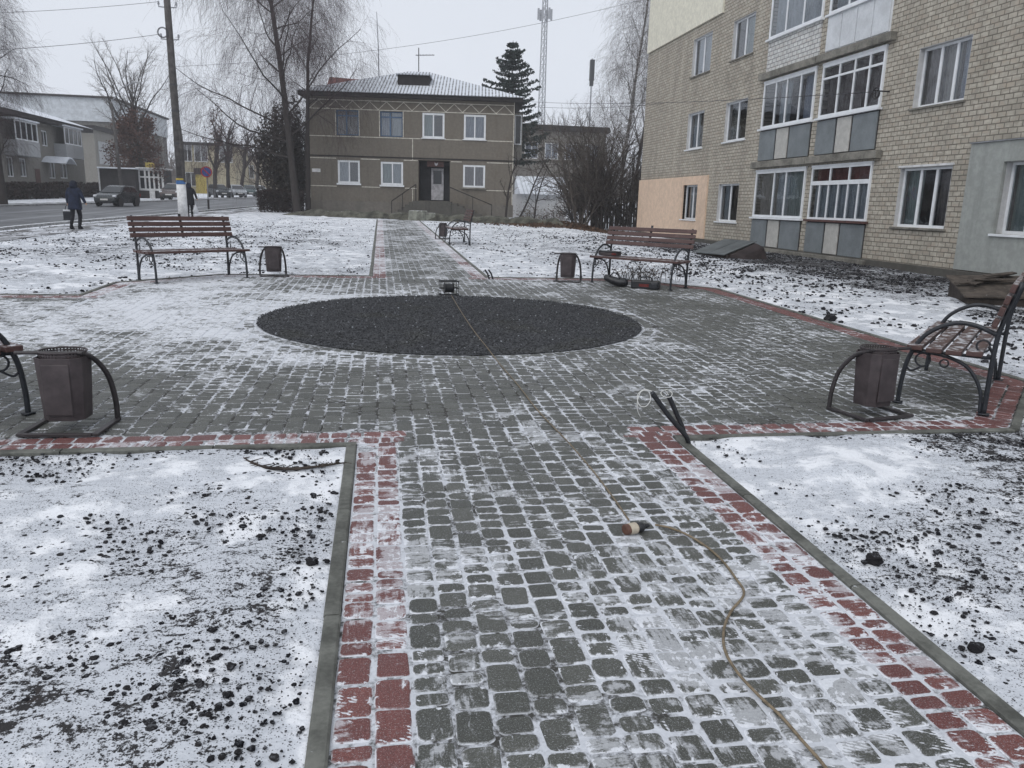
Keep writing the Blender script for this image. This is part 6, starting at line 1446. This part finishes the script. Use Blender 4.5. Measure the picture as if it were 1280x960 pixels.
# ------------------------------------------------------------------ cars
def make_car(label, paint, name='parked_car', van=0.0):
    t = thing(name, label, 'car', group='cars on the street'); L, Wd, Hh = 3.75, .80, 1.43+van
    low = [(-1.86, .42), (-1.84, .72), (-1.78, .92), (-1.55, .96), (.62, .93), (1.25, .86), (1.66, .74), (1.86, .60), (1.88, .36), (1.80, .22), (-1.80, .24)]
    def bow(x): return Wd*(1-.10*max(0, abs(x)-1.2)**2/.45)
    b = MB(); f = lambda x, z, k: (x, k*(bow(x)-(.04 if z < .3 else (.02 if z > .85 else 0))), z)
    A = [f(x, z, -1) for x, z in low]; B = [f(x, z, 1) for x, z in low]; n = len(low)
    mid = [[f(x, z, k) for x, z in low] for k in (-1, -.6, 0, .6, 1)]; b.rings(mid); b.build('body', paint, t, .04, segs=2)
    cab = [(-1.72, .93), (-1.48, Hh-.12), (-1.20, Hh-.01), (-.1, Hh), (.28, Hh-.08), (.98, .90)]
    def cw(z): return .755-.20*max(0, (z-.93)/(Hh-.93))**1.2
    c = MB(); c.rings([[(x, k*cw(z), z) for x, z in cab] for k in (-1, -.5, 0, .5, 1)]); c.build('cabin', paint, t, .03)
    g = MB(); e = .012
    for s in (-1, 1):
        q = lambda x, z: (x, s*(cw(z)+e), z); P1 = [q(-1.42, .99), q(-1.30, Hh-.16), q(-.62, Hh-.08), q(-.62, .99)]; P2 = [q(-.54, .99), q(-.54, Hh-.08), q(.16, Hh-.12), q(.70, .99)]
        for p in (P1, P2): g = MB().face(p if s < 0 else p[::-1]); g.build('side_window', 'car_glass', t)
    nx, nz = .77, .64
    MB().face([(.94+.012, -.66, .945), (.94+.012, .66, .945), (.36+.012, .535, Hh-.105), (.36+.012, -.535, Hh-.105)]).build('windscreen', 'car_glass', t)
    MB().face([(-1.715-.012, .64, .97), (-1.715-.012, -.64, .97), (-1.50-.014, -.53, Hh-.16), (-1.50-.014, .53, Hh-.16)]).build('rear_window', 'car_glass', t)
    for s in (-1, 1):
        MB().box(1.62, 1.80, s*.66-.13, s*.66+.11, .60, .76, None).build('headlight', 'headlight', t, .04); MB().box(-1.87, -1.76, s*.68-.09, s*.68+.09, .66, .90).build('taillight', 'taillight', t, .03)
        MB().box(.55, .70, s*.86-.06, s*.86+.06, .92, 1.02).build('wing_mirror', paint, t, .03)
        for x in (1.18, -1.14):
            w = MB(); M = Matrix.Translation((x, s*.70, .29))@Matrix.Rotation(R(90), 4, 'X'); pr = [(.18, -.09), (.27, -.095), (.29, -.07), (.29, .07), (.27, .095), (.18, .09)]
            w.rings([[tuple(M@Vector((r*math.cos(2*PI*j/20), r*math.sin(2*PI*j/20), z))) for j in range(20)] for r, z in pr]); w = w.build('wheel', 'tyre', t)
            rm = MB(); rm.rings([[tuple(M@Vector((r*math.cos(2*PI*j/20), r*math.sin(2*PI*j/20), z))) for j in range(20)] for r, z in ((.175, -.098), (.175, .098))]); rm.build('rim', 'rim', w)
            MB().rings([[(x+r*math.cos(a), s*.792, .29+r*math.sin(a)) for a in np.linspace(0, 2*PI, 20)[:-1]] for r in (.34,)]+[[(x+.34*math.cos(a), s*.815, .29+.34*math.sin(a)) for a in np.linspace(0, 2*PI, 20)[:-1]]]).build('wheel_arch', 'black_plastic', t)
    MB().box(1.80, 1.895, -.50, .50, .26, .50).build('grille', 'black_plastic', t, .02); MB().box(1.896, 1.91, -.26, .26, .40, .51).build('number_plate', 'plate', t); MB().box(-1.885, -1.87, -.26, .26, .55, .66).build('number_plate', 'plate', t)
    return t
def place_car(px, py, Y, rz, label, paint, name='parked_car', sc=1.0):
    p = at(px, py, Y); o = make_car(label, paint, name); o.location = on(p.x, Y, .014); o.rotation_euler.z = R(rz); o.scale = (sc,)*3
place_car(148, 258, 52.2, -100, 'dark hatchback driving towards the camera on the road', 'car_dark', 'car', .86)
place_car(219, 249, 74, -92, 'brownish parked car half hidden behind the foot of the utility pole', 'car_brown')
place_car(274, 249, 93, -62, 'dark parked car just right of the round blue sign', 'car_dark')
place_car(296, 248, 97, -68, 'silver parked car in the middle of the row down the street', 'car_silver')
place_car(312, 247.5, 107, -75, 'dark green parked car right of the silver one', 'car_green')
place_car(325, 247, 113, -75, 'white parked car farthest right in the row by the hedge', 'car_white')

# ------------------------------------------------------------------ people
def skin_mesh(name, verts, edges, mat, parent, root=0, sub=1):
    me = bpy.data.meshes.new(name); me.from_pydata([v[:3] for v in verts], edges, []); me.materials.append(MAT[mat]); o = link(bpy.data.objects.new(name, me), parent)
    m = o.modifiers.new('skin', 'SKIN'); sk = me.skin_vertices[0].data
    for i, v in enumerate(verts): sk[i].radius = (v[3], v[4] if len(v) > 4 else v[3]); sk[i].use_root = i == root
    s = o.modifiers.new('sub', 'SUBSURF'); s.levels = s.render_levels = sub; return o
def ell(cx, cy, z, rx, ry, n=16): return [(cx+rx*math.cos(2*PI*i/n), cy+ry*math.sin(2*PI*i/n), z) for i in range(n)]
def person(label, loc, rz, coat, out_arm=1, long=.70):
    t = thing('person', label, 'person', loc, rz)                      # +y is the way the figure walks
    body = [(0, 0, .92, .12), (0, .01, 1.15, .12), (0, .02, 1.36, .13), (0, .03, 1.47, .05), (0, .05, 1.57, .085, .075), (0, .05, 1.66, .06),
            (.19, .0, 1.40, .05), (.29, -.06, 1.16, .042), (.36, .02, .95, .032), (.38, .05, .87, .03), (-.19, .0, 1.40, .05), (-.235, -.02, 1.13, .042), (-.25, .03, .90, .032), (-.25, .04, .82, .03),
            (.09, .0, .86, .085), (.10, .12, .48, .06), (.09, .02, .10, .042), (.09, .17, .04, .035), (-.09, 0, .86, .085), (-.10, -.02, .48, .06), (-.10, -.22, .13, .042), (-.10, -.09, .04, .035)]
    ed = [(0, 1), (1, 2), (2, 3), (3, 4), (4, 5), (2, 6), (6, 7), (7, 8), (8, 9), (2, 10), (10, 11), (11, 12), (12, 13), (0, 14), (14, 15), (15, 16), (16, 17), (0, 18), (18, 19), (19, 20), (20, 21)]
    skin_mesh('body', body, ed, 'skin', t)
    sl = [(.0, .01, 1.42, .10), (.19, 0, 1.41, .075), (.29, -.06, 1.16, .066), (.36, .02, .93, .052), (-.19, 0, 1.41, .075), (-.235, -.02, 1.13, .066), (-.25, .03, .90, .052)]
    c = MB(); c.rings([ell(0, -.01, long, .235, .17), ell(0, -.01, long+.05, .24, .175), ell(0, 0, .95, .225, .165), ell(0, 0, 1.10, .205, .15), ell(0, .01, 1.28, .22, .155), ell(0, .01, 1.40, .20, .135), ell(0, .015, 1.46, .12, .10), ell(0, .02, 1.50, .085, .085)], True, True, True)
    c.build('coat', coat, t, smooth=True); skin_mesh('sleeves', sl, [(0, 1), (1, 2), (2, 3), (0, 4), (4, 5), (5, 6)], coat, t)
    h = MB(); h.rings([ell(0, .0, 1.45, .12, .11), ell(0, .0, 1.50, .125, .115), ell(0, .01, 1.58, .128, .125), ell(0, .02, 1.66, .115, .112), ell(0, .03, 1.715, .07, .07), ell(0, .03, 1.73, .02, .02)]); h.build('hood', 'hood', t, smooth=True)
    fc = MB(); fc.rings([[(x, y+.115, z) for x, y, z in ((-.06, .01, 1.53), (0, .03, 1.50), (.06, .01, 1.53), (.07, .005, 1.60), (0, .02, 1.66), (-.07, .005, 1.60))], [(x*.5, y+.125, 1.58+(z-1.58)*.5) for x, y, z in ((-.06, .01, 1.53), (0, .03, 1.50), (.06, .01, 1.53), (.07, .005, 1.60), (0, .02, 1.66), (-.07, .005, 1.60))]]); fc.tube([(0, .15, 1.60), (0, .17, 1.57), (0, .15, 1.56)], .012, 6); fc.build('face', 'skin', t, smooth=True)
    skin_mesh('trousers', [(0, 0, .86, .11), (.09, .0, .82, .10), (.10, .12, .48, .078), (.09, .02, .11, .062), (-.09, 0, .82, .10), (-.10, -.02, .48, .078), (-.10, -.22, .14, .062)], [(0, 1), (1, 2), (2, 3), (0, 4), (4, 5), (5, 6)], 'trousers', t)
    for s, y0, z0, a in ((1, .02, .0, 0), (-1, -.22, .03, -25)):
        M = Matrix.Translation((s*.095, y0, z0))@Matrix.Rotation(R(a), 4, 'X'); b = MB(); rr = lambda y, w, z0_, z1_: [tuple(M@Vector(p)) for p in ((-w, y, z0_), (w, y, z0_), (w, y, z1_*.6), (w*.5, y, z1_), (-w*.5, y, z1_), (-w, y, z1_*.6))]
        b.rings([rr(-.07, .04, .0, .18), rr(-.03, .048, 0, .20), rr(.06, .05, 0, .12), rr(.15, .048, 0, .08), rr(.20, .025, .01, .05)]); b.build('boot', 'trousers', t, smooth=True)
    return t
def build_people():
    x, y = -9.45, 27.05; person('person in a navy hooded coat and dark trousers walking away on the pavement', on(x, y, .014), R(-4), 'jacket').scale = (.88, .88, .86)
    t = thing('shopping_bag', 'dark square bag with pale top carried by the walking person', 'bag', on(x-.235, y+.035, .285), R(-4))
    MB().box(-.13, .13, -.07, .07, 0, .27).build('bag_body', 'bag', t, .02); MB().box(-.12, .12, -.065, .065, .273, .32).build('bag_top', 'bag_white', t, .01)
    MB().tube(bez([(-.08, 0, .31), (-.05, 0, .42), (.0, 0, .46), (.05, 0, .42), (.08, 0, .31)], 5), .010, 6).build('handle', 'bag', t)
    p = at(238, 270, 37.8); person('person in black half hidden behind the white foot of the utility pole', on(p.x, 37.8, .014), R(14), 'trousers', 1, .62).scale = (.88, .88, .88)
    q = at(243.5, 262, 37.6); t = thing('plastic_bag', 'small pale bag hanging from the hand of the person behind the pole', 'bag', (q.x, 37.75, q.z-.18), 0)
    MB().rings([ell(0, 0, 0, .10, .06, 10), ell(0, 0, .12, .13, .08, 10), ell(0, 0, .28, .06, .04, 10), ell(0, 0, .40, .015, .015, 10)]).build('bag_body', 'bag_white', t, smooth=True)
build_people()

# ------------------------------------------------------------------ damp winter air
def build_haze():
    m = bpy.data.materials.new('damp_air'); m.use_nodes = True; nt = m.node_tree; nt.nodes.clear(); o = nt.nodes.new('ShaderNodeOutputMaterial'); v = nt.nodes.new('ShaderNodeVolumePrincipled')
    v.inputs['Color'].default_value = (.97, .98, 1.0, 1); v.inputs['Density'].default_value = HAZE; v.inputs['Anisotropy'].default_value = .2; nt.links.new(v.outputs[0], o.inputs['Volume'])
    ob = MB().box(-460, 460, -60, 760, -3, 64).build('haze', m); tag(ob, 'thin pale winter haze filling the air', 'haze', kind='stuff')
HAZE = .0009
build_haze()
